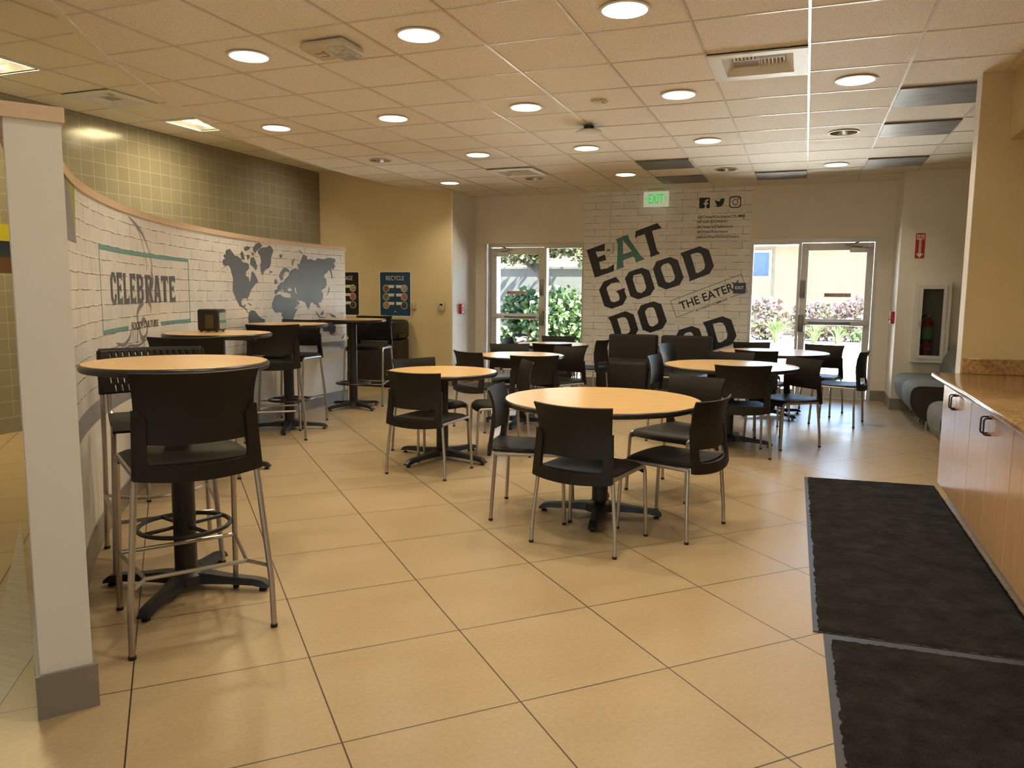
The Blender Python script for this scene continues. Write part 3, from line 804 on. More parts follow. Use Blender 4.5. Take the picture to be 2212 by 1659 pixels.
# walls
LX0, LX1, LZ = -4.72, -3.12, 2.15       # left door opening
RX0, RX1, RZ = -0.742, 0.862, 2.155     # right door opening
WT = 0.26
ZR = ZU + 0.158
mb = MB()
mb.box(-5.2, LX0, YF, YF + WT, 0, ZR)
mb.box(LX0, LX1, YF, YF + WT, LZ, ZR)
mb.box(RX0, RX1, YF, YF + WT, RZ, ZR)
mb.box(RX1, 1.3, YF, YF + WT, 0, ZR)
mb.mi = 1
mb.box(LX1, RX0, YF, YF + WT, 0, ZR)
wall_far = mb.build('wall_far', ['offwhite', 'mural'], smooth=0)
struct(wall_far, 'far cream wall with white brick mural between two glass doors', 'wall')
def farf(a, b, d):
    return (a, YF - 0.0006 - d, b)
for nm, keys, mat in (('slogan_lettering', ('E', 'T', 'G', 'O1', 'O2', 'D1', 'D2', 'O3', 'O4', 'D3'), 'navy'), ('teal_letter', ('A',), 'teal')):
    mb = MB()
    for k in keys:
        mb.prism(FAR_ART[k], farf, 0.0012)
    mb.build(nm, mat, wall_far, smooth=0)
mb = MB()
mb.prism(FAR_ART['fb'], farf, 0.0012)
mb.prism(FAR_ART['bird'], farf, 0.0012)
cx, cz = -0.974, 2.667
mb.prism([rrect(cx - 0.080, cx + 0.080, cz - 0.080, cz + 0.080, 0.042), rrect(cx - 0.066, cx + 0.066, cz - 0.066, cz + 0.066, 0.031)], farf, 0.0012)
mb.prism([circle(cx, cz, 0.040), circle(cx, cz, 0.030)], farf, 0.0012)
mb.prism([circle(-0.931, 2.709, 0.010, 14)], farf, 0.0012)
mb.build('social_icons', 'navy', wall_far, smooth=0)
mb = MB()
for body, x1, z in (('@OtterKitchensCSUMB', -0.833, 2.457), ('#FuelUpOtters', -1.076, 2.392), ('#OtterlyDelicious', -0.994, 2.321), ('#OtterKitchens', -1.059, 2.249), ('#EatsWellWithOtters', -0.906, 2.177)):
    lo = -0.013 if any(c in body for c in 'py@') else 0.0
    put_text(mb, body, -1.475, x1, z + lo, z + 0.041, farf, 0.0012, bold=0.012)
mb.build('hashtag_lettering', 'navy', wall_far, smooth=0)
# framed name plate, tilted with the slogan
ea = math.radians(21.4)
eo = Vector((-1.728, 1.057))
def eat(a, b):
    return (eo.x + a * math.cos(ea) - b * math.sin(ea), eo.y + a * math.sin(ea) + b * math.cos(ea))
def eatf(a, b, d):
    p = eat(a, b)
    return farf(p[0], p[1], d)
mb = MB()
w_, h_, t_ = 1.046, 0.262, 0.009
for x0, x1, y0, y1 in ((0, w_, h_ - t_, h_), (0, t_, 0, h_), (w_ - t_, w_, 0, h_), (0, 0.245, 0, t_), (0.80, w_, 0, t_)):
    mb.prism([rect(x0, x1, y0, y1)], eatf, 0.0012)
mb.build('name_frame', 'teal', wall_far, smooth=0)
mb = MB()
put_text(mb, 'THE EATERY', 0.105, 0.985, 0.078, 0.196, eatf, 0.0014, bold=0.018)
put_text(mb, 'AT DINING COMMONS', 0.295, 0.755, -0.014, 0.020, eatf, 0.0014, bold=0.012)
mb.build('name_lettering', 'navy', wall_far, smooth=0)

mb = MB(); mb.box(-5.2, -4.90, YY + .001, YF, 0, ZR)
mb.mi = 1; mb.box(XT, -4.90, YY, YY + 0.1, 0, ZR)
mb.mi = 0; mb.box(-4.9005, -4.88, YY - 0.0005, YF, 0, ZR)
struct(mb.build('wall_yellow', ['white', 'yellow'], smooth=0), 'tan yellow wall carrying the recycling poster with white return', 'wall')
mb = MB(); mb.box(XT - 0.2, XT, YB, YY + 0.1, 0, ZR)
struct(mb.build('wall_left', m_wall_tile('taupe glazed wall tile', 1, (0.235, 0.215, 0.155), [(1.845, 2.004, (0.40, 0.37, 0.03)), (1.692, 1.845, (0.012, 0.018, 0.04)), (1.54, 1.692, (0.085, 0.04, 0.015))]), smooth=0), 'taupe square tiled wall with colour stripes', 'wall')
mb = MB(); mb.box(1.04, 1.255, 10.43, YF, 0, ZR); mb.box(1.255, 1.3, 10.43, 10.6, 0, 0.63); mb.box(1.255, 1.3, 10.43, 10.6, 1.54, ZR); mb.box(1.255, 1.3, 10.6, YF, 0, ZR); mb.box(1.3, XR, 10.43, 10.6, 0, 0.63); mb.box(1.3, XR, 10.43, 10.6, 1.54, ZR); mb.box(1.585, XR, 10.43, 10.6, 0.63, 1.54); mb.box(1.3, 1.6, 10.5995, 10.66, 0.55, 1.6)
struct(mb.build('wall_alcove', ['offwhite'], smooth=0), 'cream alcove wall holding the extinguisher cabinet', 'wall')
mb = MB()
mb.box(1.032, XR, 6.07, 6.24, 0, ZC + 0.008)
mb.mi = 1
mb.box(1.029, 1.0325, 6.0695, 6.2405, 0, ZC + 0.008)
struct(mb.build('wall_counter', ['yellow_shade', 'white'], smooth=0), 'yellow wall with pale end behind the granite counter', 'wall')
mb = MB(); mb.box(1.212, XR, YB, 6.0695, 2.43, ZC + 0.008)
struct(mb.build('wall_bulkhead', ['yellow_shade'], smooth=0), 'shade-toned yellow bulkhead dropped from the ceiling above the counter', 'bulkhead')
mb = MB(); mb.box(XR, XR + .2, YB, 11.4, 0, ZR); mb.box(XT - .2, XT + .6, YB - .2, YB, 0, ZR); mb.box(XR - .6, XR + .2, YB - .2, YB, 0, ZR); mb.box(XT + .6, XR - .6, YB - .2, YB, 0, .25); mb.box(XT + .6, XR - .6, YB - .2, YB, 2.72, ZR)
mb.box(1.66, 1.8, YB, 6.0695, 0, 2.43)
struct(mb.build('wall_right', ['yellow_shade'], smooth=0), 'yellow side and rear walls of the dining room', 'wall')
wroot = empty('fill_window_1', ((XT + XR) / 2, YB - .1, 0.25)); struct(wroot, 'unseen glazed front added behind the camera to fill the room with light', 'window')  # added, unseen window that lights the near part of the room
mb = MB()
hw = (XR - XT) / 2 - .6
for k in range(8):
    x = -hw + 2 * hw * k / 7
    mb.box(x - .03, x + .03, -.05, .05, 0, 2.47)
mb.box(-hw, hw, -.05, .05, 0, .06); mb.box(-hw, hw, -.05, .05, 2.41, 2.47)
mb.build('window_frame', 'alu', wroot, smooth=0)
mb = MB(); mb.box(-hw, hw, -.004, .004, .06, 2.41); mb.build('pane', m_glass('fill light window glass', (0.42, 0.40, 0.37)), wroot, smooth=0)
mb = MB()
ch = 0.14
mb.box(-4.88, LX0, YF - 0.012, YF, 0, ch); mb.box(LX1, RX0, YF - 0.012, YF, 0, ch); mb.box(RX1, 1.04, YF - 0.012, YF, 0, ch)
struct(mb.build('baseboard_far', 'base', smooth=0), 'grey tile skirting along the far wall', 'baseboard')
mb = MB(); mb.box(-4.88, -4.868, YY - .012, YF - .012, 0, ch); mb.box(XT, -4.868, YY - 0.012, YY, 0, ch)
struct(mb.build('baseboard_yellow', 'base', smooth=0), 'grey tile skirting of the yellow wall', 'baseboard')
mb = MB(); mb.box(1.028, 1.04, 10.418, YF - .012, 0, ch); mb.box(1.04, XR, 10.418, 10.43, 0, ch)
struct(mb.build('baseboard_alcove', 'base', smooth=0), 'grey tile skirting of the alcove', 'baseboard')
mb = MB(); mb.box(XT, XT + 0.012, YB, YY - .012, 0, 0.15)
struct(mb.build('baseboard_left', 'base', smooth=0), 'grey skirting of the tiled wall', 'baseboard')

mb = MB(); mb.box(XT - 0.3, XR + 0.3, YB - 0.3, YF + WT, ZU + 0.16, ZU + 0.30)  # added slab that keeps the sun from leaking through the ceiling
struct(mb.build('sunshield', 'white', smooth=0), 'flat roof slab added unseen over the dining room', 'sunshield')
# curved partition
PC, PR = (2.146, 8.049), 7.609
PT0 = math.radians(235.4)
PTH, PLEN, PH = 0.15, 7.70, 1.90
def part(s, z, off=0.0):
    t = PT0 - s / PR
    r = PR + off
    return (PC[0] + r * math.cos(t), PC[1] + r * math.sin(t), z)
mb = MB()
NS = 110
ss = [PLEN * k / NS for k in range(NS + 1)]
bands = [0, 0.665, 0.775, PH]
uvl = mb.bm.loops.layers.uv.new('UVMap')
for b in range(3):
    mb.mi = b
    mb.grid([[part(s, bands[b]) for s in ss], [part(s, bands[b + 1]) for s in ss]])
mb.mi = 0
mb.grid([[part(s, 0, PTH) for s in ss], [part(s, PH, PTH) for s in ss]])
mb.grid([[part(s, PH) for s in ss], [part(s, PH, PTH) for s in ss]])
for s in (0, PLEN):
    mb.grid([[part(s, 0), part(s, 0, PTH)], [part(s, PH), part(s, PH, PTH)]])
bmesh.ops.remove_doubles(mb.bm, verts=mb.bm.verts, dist=1e-5)
for f in mb.bm.faces:
    for lp in f.loops:
        x, y, z = lp.vert.co
        t = math.atan2(y - PC[1], x - PC[0]) % (2 * PI)
        lp[uvl].uv = ((PT0 - t) * PR + 3.03, z + 0.025)
wall_part = mb.build('wall_partition', ['white', 'mgrey', 'cmural'], smooth=20)
struct(wall_part, 'curved half-height partition printed with white brick, CELEBRATE and a world map', 'wall')
mb = MB()
r_in, r_out = -0.010, PTH + 0.012
sc = [-0.012 + (PLEN + 0.02) * k / NS for k in range(NS + 1)]
prof = [(r_in, PH), (r_in, PH + 0.045), (r_out, PH + 0.045), (r_out, PH)]
V = mb.grid([[part(s, z, o) for o, z in prof] for s in sc], True)
mb.cap(list(reversed(V[0]))); mb.cap(V[-1])
mb.build('wood_cap', 'maple', wall_part, smooth=30)
mb = MB()
prof = [(-0.012, 0), (-0.012, 0.145), (0, 0.145), (0, 0)]
sb = [0 + PLEN * k / NS for k in range(NS + 1)]
V = mb.grid([[part(s, z, o) for o, z in prof] for s in sb], True)
mb.cap(list(reversed(V[0]))); mb.cap(V[-1])
prof = [(PTH, 0), (PTH, 0.145), (PTH + 0.012, 0.145), (PTH + 0.012, 0)]
V = mb.grid([[part(s, z, o) for o, z in prof] for s in sb], True)
mb.cap(list(reversed(V[0]))); mb.cap(V[-1])
prof = [(-0.014, 0), (-0.014, 0.147), (PTH + 0.014, 0.147), (PTH + 0.014, 0)]
V = mb.grid([[part(s, z, o) for o, z in prof] for s in (-0.016, -0.0005)], True)
mb.cap(list(reversed(V[0]))); mb.cap(V[-1])
struct(mb.build('baseboard_partition', 'base', smooth=20), 'grey tile skirting around the curved partition', 'baseboard')
# prints on the curved face
def curved(bm2, th, lift=0.0006, step=0.12):
    xs = [v.co.x for v in bm2.verts]
    x = math.ceil(min(xs) / step) * step
    while x < max(xs):
        bmesh.ops.bisect_plane(bm2, geom=bm2.verts[:] + bm2.edges[:] + bm2.faces[:], plane_co=(x, 0, 0), plane_no=(1, 0, 0))
        x += step
def pf(lift):
    return lambda a, b, d: part(a, b, -(lift + d))
def cprism(mb, loops, lift=0.0006, th=0.001):
    bm2 = bmesh.new()
    es = []
    for L in loops:
        vs = [bm2.verts.new((p[0], p[1], 0)) for p in L]
        es += [bm2.edges.new((vs[i], vs[(i + 1) % len(vs)])) for i in range(len(vs))]
    bmesh.ops.triangle_fill(bm2, edges=es, use_beauty=True)
    curved(bm2, th)
    mb.add2d(bm2, pf(lift), th)
    bm2.free()
mb = MB()
for k in MAP_ART: cprism(mb, MAP_ART[k])
mb.build('world_map', 'slate', wall_part, smooth=0)
mb = MB()
for L in ((2.30, 4.373, 1.627, 1.655), (2.29, 2.302, 1.125, 1.655), (4.362, 4.376, 1.125, 1.655), (2.29, 2.944, 1.125, 1.152), (3.712, 4.376, 1.125, 1.152)):
    cprism(mb, [rect(*L)])
mb.build('word_frame', 'teal2', wall_part, smooth=0)
# block capitals with flared ends, drawn in a unit cell
LET = {
 'C': [[(.30, 0), (.78, 0), (1, .18), (1, .34), (.74, .30), (.66, .16), (.42, .16), (.34, .28), (.34, .72), (.42, .84), (.66, .84), (.74, .70), (1, .66), (1, .82), (.78, 1), (.30, 1), (0, .80), (0, .20)]],
 'E': [[(0, 0), (1, -.02), (1, .26), (.82, .17), (.40, .17), (.40, .43), (.66, .43), (.78, .36), (.78, .66), (.66, .59), (.40, .59), (.40, .83), (.82, .83), (1, .74), (1, 1.02), (0, 1), (.06, .9), (.06, .1)]],
 'L': [[(0, 0), (1, -.02), (1, .28), (.82, .17), (.44, .17), (.42, .9), (.5, 1), (0, 1), (.07, .9), (.07, .1)]],
 'B': [[(0, 0), (.70, 0), (1, .14), (1, .40), (.84, .51), (.98, .62), (.98, .86), (.70, 1), (0, 1), (.06, .9), (.06, .1)], [(.38, .16), (.62, .16), (.68, .22), (.68, .38), (.60, .44), (.38, .44)], [(.38, .60), (.60, .60), (.66, .65), (.66, .78), (.60, .84), (.38, .84)]],
 'R': [[(0, 0), (.44, 0), (.38, .1), (.38, .40), (.48, .40), (.66, .1), (.64, 0), (1.06, 0), (.96, .1), (.78, .42), (1, .56), (1, .86), (.72, 1), (0, 1), (.06, .9), (.06, .1)], [(.38, .56), (.60, .56), (.67, .62), (.67, .78), (.60, .84), (.38, .84)]],
 'A': [[(-.06, 0), (.36, 0), (.32, .1), (.35, .20), (.65, .20), (.68, .1), (.64, 0), (1.06, 0), (.98, .1), (.72, 1), (.28, 1), (.02, .1)], [(.40, .36), (.60, .36), (.50, .74)]],
 'T': [[(.24, 0), (.76, 0), (.69, .1), (.69, .83), (.86, .83), (1.02, .70), (1.02, 1), (-.02, 1), (-.02, .70), (.14, .83), (.31, .83), (.31, .1)]],
}
mb = MB()
for ch_, s0, s1 in (('C', 2.555, 2.690), ('E', 2.715, 2.845), ('L', 2.872, 3.005), ('E', 3.032, 3.165), ('B', 3.192, 3.350), ('R', 3.385, 3.560), ('A', 3.590, 3.740), ('T', 3.760, 3.905), ('E', 3.932, 4.062)):
    cprism(mb, [[(s0 + (s1 - s0) * a, 1.30 + 0.20 * b) for a, b in L] for L in LET[ch_]], lift=0.0018)
mb.build('word_lettering', 'slate', wall_part, smooth=0)
mb = MB()
for body, s0, s1 in (('FOOD', 3.030, 3.262), ('/', 3.275, 3.300), ('CULTURE', 3.315, 3.655)):
    bm2 = text2d(body, s0, s1, 1.121, 1.172, 0.01)
    curved(bm2, 0.001)
    mb.add2d(bm2, pf(0.0018), 0.001)
    bm2.free()
mb.build('caption_lettering', 'slate', wall_part, smooth=0)
mb = MB()
for q in SWIRL:
    q = [Vector(p) for p in q]
    L, R = [], []
    fine = []
    for i in range(len(q) - 1):
        a, b, c, d = q[max(i - 1, 0)], q[i], q[i + 1], q[min(i + 2, len(q) - 1)]
        for k in range(5):
            t = k / 5
            fine.append(0.5 * ((2 * b) + (c - a) * t + (2 * a - 5 * b + 4 * c - d) * t * t + (3 * b - a - 3 * c + d) * t ** 3))
    fine.append(q[-1])
    rows = []
    for i, p in enumerate(fine):
        t = (fine[min(i + 1, len(fine) - 1)] - fine[max(i - 1, 0)]); t.z = 0; t.normalize()
        w = max(0.004, p.z * 1.25)
        rows.append([part(p.x - t.y * w, p.y + t.x * w, -0.0010), part(p.x + t.y * w, p.y - t.x * w, -0.0010)])
    mb.grid(rows)
mb.build('swirl_print', 'mauve', wall_part, smooth=0)
mb = MB(); cprism(mb, EDGE_ART['green']); mb.build('green_print', 'olive', wall_part, smooth=0)
mb = MB(); cprism(mb, EDGE_ART['grey'], lift=0.0018); mb.build('grey_print', 'mauve', wall_part, smooth=0)
mb = MB(); cprism(mb, EDGE_ART['stripe']); mb.build('sage_print', 'sage', wall_part, smooth=0)

# ---------------------------------------------------------------- glass doors
def glass_door(name, label, x0, x1, zt, yb, leaf, hinge, closer_x):
    """aluminium shop-front: leaf = (xa, xb) of the door leaf, the rest is a fixed side light"""
    root = empty(name, ((x0 + x1) / 2, yb, 0))
    struct(root, label, 'door')
    ox, oy = (x0 + x1) / 2, yb
    def X(v): return v - ox
    la, lb = leaf
    side = (lb + 0.03, x1) if abs(la - x0) < 0.2 else (x0, la - 0.03)
    mb = MB()
    t = 0.04
    mb.box(X(x0), X(x0 + t), -0.05, 0.06, 0, zt); mb.box(X(x1 - t), X(x1), -0.05, 0.06, 0, zt)
    mb.box(X(x0 + t), X(x1 - t), -0.05, 0.06, zt - 0.055, zt)
    mid = lb + 0.022 if abs(la - x0) < 0.2 else la - 0.022
    mb.box(X(mid - 0.02), X(mid + 0.02), -0.05, 0.06, 0, zt - 0.055)
    s0, s1 = (mid + 0.02, x1 - t) if abs(la - x0) < 0.2 else (x0 + t, mid - 0.02)
    mb.box(X(s0), X(s1), -0.03, 0.04, 0, 0.10); mb.box(X(s0), X(s1), -0.03, 0.04, zt - 0.075, zt - 0.055)
    mb.box(X(x0), X(x1), -0.06, 0.12, -0.001, 0.012)
    mb.build('door_frame', 'alu', root, smooth=0)
    mb = MB()
    st = 0.085
    lt = zt - 0.062
    mb.box(X(la), X(la + st), -0.022, 0.022, 0.015, lt, 0.004, 1); mb.box(X(lb - st), X(lb), -0.022, 0.022, 0.015, lt, 0.004, 1)
    mb.box(X(la + st), X(lb - st), -0.022, 0.022, lt - 0.10, lt, 0.004, 1)
    mb.box(X(la + st), X(lb - st), -0.022, 0.022, 0.015, 0.24, 0.004, 1)
    mb.box(X(la + st), X(lb - st), -0.022, 0.022, 0.985, 1.075, 0.004, 1)
    leafo = mb.build('door_leaf', 'alu', root, smooth=0)
    for z0, z1 in ((1.075, lt - 0.10), (0.24, 0.985)):
        mb = MB(); mb.box(X(la + st), X(lb - st), -0.003, 0.003, z0, z1)
        mb.build('pane', 'glass', root, smooth=0)
    mb = MB(); mb.box(X(s0), X(s1), -0.003, 0.003, 0.10, zt - 0.075); mb.build('pane', 'glass', root, smooth=0)
    # push bar
    mb = MB()
    mb.box(X(la + 0.03), X(lb - 0.03), -0.060, -0.024, 0.99, 1.055, 0.008)
    pb = mb.build('push_bar', 'alu', root)
    mb = MB()
    d = 1 if hinge == 'l' else -1
    pa, pe = (la + 0.24, lb - 0.12) if hinge == 'l' else (la + 0.12, lb - 0.24)
    mb.box(X(pa), X(pe), -0.078, -0.0605, 1.000, 1.045, 0.006)
    mb.build('touch_pad', 'alud', pb)
    lx = lb - 0.065 if hinge == 'l' else la - 0.005
    for z0, z1, y in ((0.90, 1.13, -0.075), (1.36, 1.60, -0.05)):
        mb = MB(); mb.box(X(lx), X(lx + 0.075), y, -0.0225, z0, z1, 0.008)
        mb.build('latch_case', 'alud', root)
    # closer with arm
    mb = MB(); mb.box(X(closer_x), X(closer_x + 0.27), -0.085, -0.024, lt - 0.135, lt - 0.065, 0.008)
    cl = mb.build('door_closer', 'alu', root)
    mb = MB()
    mb.tube([(X(closer_x + 0.14), -0.075, lt - 0.06), (X(closer_x + 0.14 + d * 0.20), -0.10, lt - 0.035), (X(closer_x + 0.14), -0.055, lt + 0.015)], 0.008)
    mb.build('closer_arm', 'alud', cl)
    # sticker on the glass
    ca = (la + lb) / 2 - 0.02 if hinge == 'l' else (la + lb) / 2 + 0.03
    mb = MB(); mb.box(X(ca - 0.165), X(ca + 0.165), -0.0048, -0.0032, 1.375, 1.425)
    sk = mb.build('exit_sticker', pm('pale sticker', (0.62, 0.50, 0.50), 0.4), root, smooth=0)
    mb = MB()
    put_text(mb, 'EMERGENCY EXIT ONLY', X(ca - 0.155), X(ca + 0.155), 1.386, 1.414, lambda a, b, dd: (a, -0.005 - dd, b), 0.001, bold=0.012)
    mb.build('sticker_lettering', 'darkred', sk, smooth=0)
    return root

glass_door('door_1', 'glass emergency exit door left of the brick mural, bushes outside', LX0 + 0.03, LX1, LZ, YF + 0.10, (-4.645, -3.765), 'l', -4.60)
glass_door('door_2', 'glass emergency exit door right of the brick mural, flower bed outside', RX0, RX1, RZ, YF + 0.06, (-0.075, 0.815), 'r', 0.52)

# ---------------------------------------------------------------- outside the doors
mb = MB(); mb.box(-30, 30, 11.46, 60, -0.12, -0.02)
struct(mb.build('ground_outside', pm('pale concrete paving', (0.72, 0.69, 0.64), 0.8, var=0.12, scale=1.5, bump=0.2, bscale=60), smooth=0), 'pale sunlit concrete paving beyond the glass doors', 'paving')
mb = MB(); mb.box(-30, 30, -40, YB - .21, -0.12, -0.02)
struct(mb.build('ground_front', pm('grey front paving', (0.40, 0.38, 0.35), 0.8, var=0.12, scale=1.5), smooth=0), 'grey paving in front of the building behind the camera', 'paving')
# left court
mb = MB()
rows = []
for j in range(15):
    y = 12.6 + j * 0.32
    z = -0.02 + 0.50 * min(1, max(0, (j - 0.5) / 9)) ** 1.1
    rows.append([(-9 + i * 0.4, y, z + 0.03 * math.sin(i * 1.7 + j * 2.3)) for i in range(17)])
mb.grid(rows)
struct(mb.build('ground_mulch', pm('reddish bark mulch', (0.06, 0.032, 0.024), 0.9, var=0.5, scale=16, bump=0.8, bscale=30), smooth=0), 'reddish bark mulch bank under the green bushes', 'mulch')
mb = MB(); mb.box(-14, -2.6, 17.0, 17.3, -0.1, 1.95); mb.box(-14, -2.6, 16.97, 17.33, 1.95, 2.0)
struct(mb.build('wall_courtyard', pm('stained grey concrete', (0.10, 0.099, 0.09), 0.8, var=0.16, scale=1.2, stretch=(5, 5, 0.5)), smooth=0), 'stained grey concrete garden wall behind the bushes', 'wall')
mb = MB(); mb.box(-7.2, -5.02, 12.2, 12.6, -0.1, 3.4)
struct(mb.build('wall_pier', pm('white stucco', (0.82, 0.80, 0.75), 0.8, bump=0.2), smooth=0), 'white stucco pier outside the left door', 'pier')

def leaf_cloud(mb, centre, rad, n, size, seed, flat=0.35, mi_fn=None):
    rnd = random.Random(seed)
    for _ in range(n):
        while True:
            p = Vector((rnd.uniform(-1, 1), rnd.uniform(-1, 1), rnd.uniform(-1, 1)))
            if 0.35 < p.length < 1: break
        p = p * (0.75 + 0.25 * rnd.random())
        q = Vector((centre[0] + p.x * rad[0], centre[1] + p.y * rad[1], centre[2] + p.z * rad[2]))
        d = Vector((rnd.uniform(-1, 1), rnd.uniform(-1, 1), rnd.uniform(-0.6, 1))).normalized()
        s = d.cross(Vector((rnd.uniform(-1, 1), rnd.uniform(-1, 1), rnd.uniform(-1, 1)))).normalized()
        L = size * rnd.uniform(0.7, 1.3)
        mb.mi = mi_fn(rnd) if mi_fn else 0
        v = [mb.bm.verts.new(q), mb.bm.verts.new(q + d * L * .5 + s * L * flat), mb.bm.verts.new(q + d * L), mb.bm.verts.new(q + d * L * .5 - s * L * flat)]
        mb._faces([mb.bm.faces.new(v)])
    mb.mi = 0

GREEN = m_leaf('bright green leaf', [(0.018, 0.048, 0.008), (0.038, 0.082, 0.017), (0.065, 0.108, 0.029)])
TREEG = m_leaf('yellow green leaf', [(0.040, 0.053, 0.013), (0.071, 0.078, 0.023), (0.101, 0.096, 0.033)])
PINK = m_leaf('pink blossom', [(0.186, 0.060, 0.108), (0.222, 0.108, 0.144)])
DUSTY = m_leaf('rosy green leaf', [(0.061, 0.080, 0.030), (0.106, 0.091, 0.050), (0.131, 0.086, 0.065)])
LIME = m_leaf('lime strap leaf', [(0.044, 0.092, 0.013), (0.079, 0.132, 0.031)])
BARK = pm('grey brown bark', (0.055, 0.046, 0.038), 0.85, var=0.35, scale=8, bump=0.6, bscale=20, stretch=(3, 3, .6))

def bush(name, label, cat, group, centre, rad, n, size, mats, seed, mi_fn=None, blossom=None):
    root = empty(name, (centre[0], centre[1], centre[2] - rad[2]))
    tag(root, label, cat, group)
    mb = MB()
    leaf_cloud(mb, (0, 0, rad[2]), rad, n, size, seed)
    mb.build('foliage', mats[0], root, smooth=0, normals=False)
    mb = MB()
    rnd = random.Random(seed + 5)
    for k in range(7):
        a = rnd.uniform(0, 2 * PI)
        mb.tube(fillet([(0.05 * math.cos(a), 0.05 * math.sin(a), -0.05), (rad[0] * .3 * math.cos(a), rad[1] * .3 * math.sin(a), rad[2] * .8), (rad[0] * .6 * math.cos(a), rad[1] * .6 * math.sin(a), rad[2] * 1.5)], 0.2), 0.014, 6)
    mb.build('stem', BARK, root)
    if blossom:
        mb = MB()
        leaf_cloud(mb, (0, 0, rad[2] * 1.08), (rad[0] * 1.02, rad[1] * 1.02, rad[2] * 1.0), blossom, size * 0.9, seed + 9, 0.5)
        mb.build('blossom', PINK, root, smooth=0, normals=False)
    return root
bush('leafy_bush', 'tall bright green bush right of the left glass door, under the leaning tree', 'bush', 'green bushes in the left court', (-4.55, 14.6, 0.72), (0.78, 0.7, 0.85), 2600, 0.13, [GREEN], 1)
bush('leafy_bush', 'wide green bush behind the pane of the left door', 'bush', 'green bushes in the left court', (-5.75, 15.9, 0.95), (0.60, 0.5, 0.58), 1300, 0.13, [GREEN], 2)
bush('leafy_bush', 'small low green bush on the mulch outside the left door', 'bush', 'green bushes in the left court', (-5.80, 14.4, 0.40), (0.42, 0.4, 0.36), 620, 0.12, [GREEN], 3)
bush('leafy_bush', 'green bush half hidden by the left edge of the brick mural', 'bush', 'green bushes in the left court', (-3.05, 14.7, 0.65), (0.72, 0.7, 0.80), 2000, 0.13, [GREEN], 31)
t = empty('tree', (-4.75, 15.9, 0.25))
tag(t, 'leaning tree with rough grey trunk outside the left glass door', 'tree')
mb = MB()
mb.tube(fillet([(0, 0, -0.1), (-0.22, 0, 0.75), (-0.62, 0.05, 1.55), (-0.95, 0.05, 2.15), (-1.3, 0, 2.9)], 0.3), [0.17] + [0.15] * 6 + [0.13] * 6 + [0.10] * 6 + [0.07], 12)
mb.tube([(-0.75, 0, 1.8), (-0.35, 0, 2.2), (0.4, -0.1, 2.6)], [0.07, 0.05, 0.02], 8)
mb.tube([(-0.62, 0, 1.55), (-1.1, -0.1, 1.9), (-1.7, -0.2, 2.1)], [0.05, 0.04, 0.02], 8)
mb.build('trunk', BARK, t)
mb = MB()
for c, r, n, sd in (((-1.0, -0.3, 2.02), (0.95, 0.6, 0.30), 900, 4), ((0.30, -0.2, 2.25), (0.95, 0.6, 0.42), 1100, 5), ((-0.3, 0, 2.9), (1.9, 1.0, 0.6), 2200, 6), ((0.65, -0.4, 1.83), (0.45, 0.4, 0.22), 160, 7)):
    leaf_cloud(mb, c, r, n, 0.12, sd)
mb.build('crown', TREEG, t, smooth=0, normals=False)
# right court: flower bed in front of a cream building
b = empty('cream_building', (2, 29, 0))
tag(b, 'cream rendered building across the courtyard seen through the right door', 'building')
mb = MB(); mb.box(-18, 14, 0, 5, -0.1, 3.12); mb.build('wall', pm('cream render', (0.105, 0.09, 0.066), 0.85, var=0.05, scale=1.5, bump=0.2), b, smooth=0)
mb = MB(); mb.box(-18, 14, -0.7, 5.5, 3.12, 3.75); mb.build('fascia', pm('white fascia', (0.4, 0.4, 0.39), 0.6), b, smooth=0)
mb = MB()
JT = pm('render joint', (0.08, 0.068, 0.05), 0.8)  # vertical wall joints, slightly darker than the cream render
for x in (-3.15, 0.85, 4.4):
    mb = MB(); mb.box(x, x + 0.05, -0.02, 0.0, -0.1, 3.12); mb.build('joint', JT, b, smooth=0)
mb = MB()
for q in (rect(-4.75, -3.18, 1.98, 2.06), rect(-4.75, -3.18, 2.90, 2.98), rect(-4.75, -4.67, 2.06, 2.90), rect(-3.26, -3.18, 2.06, 2.90)):
    mb.prism([q], lambda a, c, d: (a, -0.0 - d, c), 0.06)
wf = mb.build('window_frame', 'whitemetal', b, smooth=0)
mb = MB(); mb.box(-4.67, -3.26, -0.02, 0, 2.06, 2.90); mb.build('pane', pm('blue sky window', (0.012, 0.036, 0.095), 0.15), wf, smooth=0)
for i, (x, y, z, rx, rz, bl, lab) in enumerate(((-2.55, 25.3, 0.72, 0.8, 0.72, 90, 'tall grey-green shrub at the left edge of the flower bed'), (-1.15, 25.8, 0.62, 0.85, 0.72, 160, 'rounded pink flowering shrub behind the strappy plants'),
        (0.35, 25.9, 0.55, 0.9, 0.66, 170, 'pink flowering shrub behind the centre stile of the right door'), (1.55, 25.9, 0.62, 0.85, 0.74, 190, 'pink flowering shrub at the right end of the flower bed'), (2.75, 26.0, 0.48, 0.7, 0.55, 120, 'low pink shrub sloping down by the right door hinge'))):
    bush('flowering_shrub', lab, 'shrub', 'pink flowering shrubs by the cream building', (x, y, z), (rx, 0.6, rz), 1300, 0.14, [DUSTY], 20 + i, blossom=bl * 2)
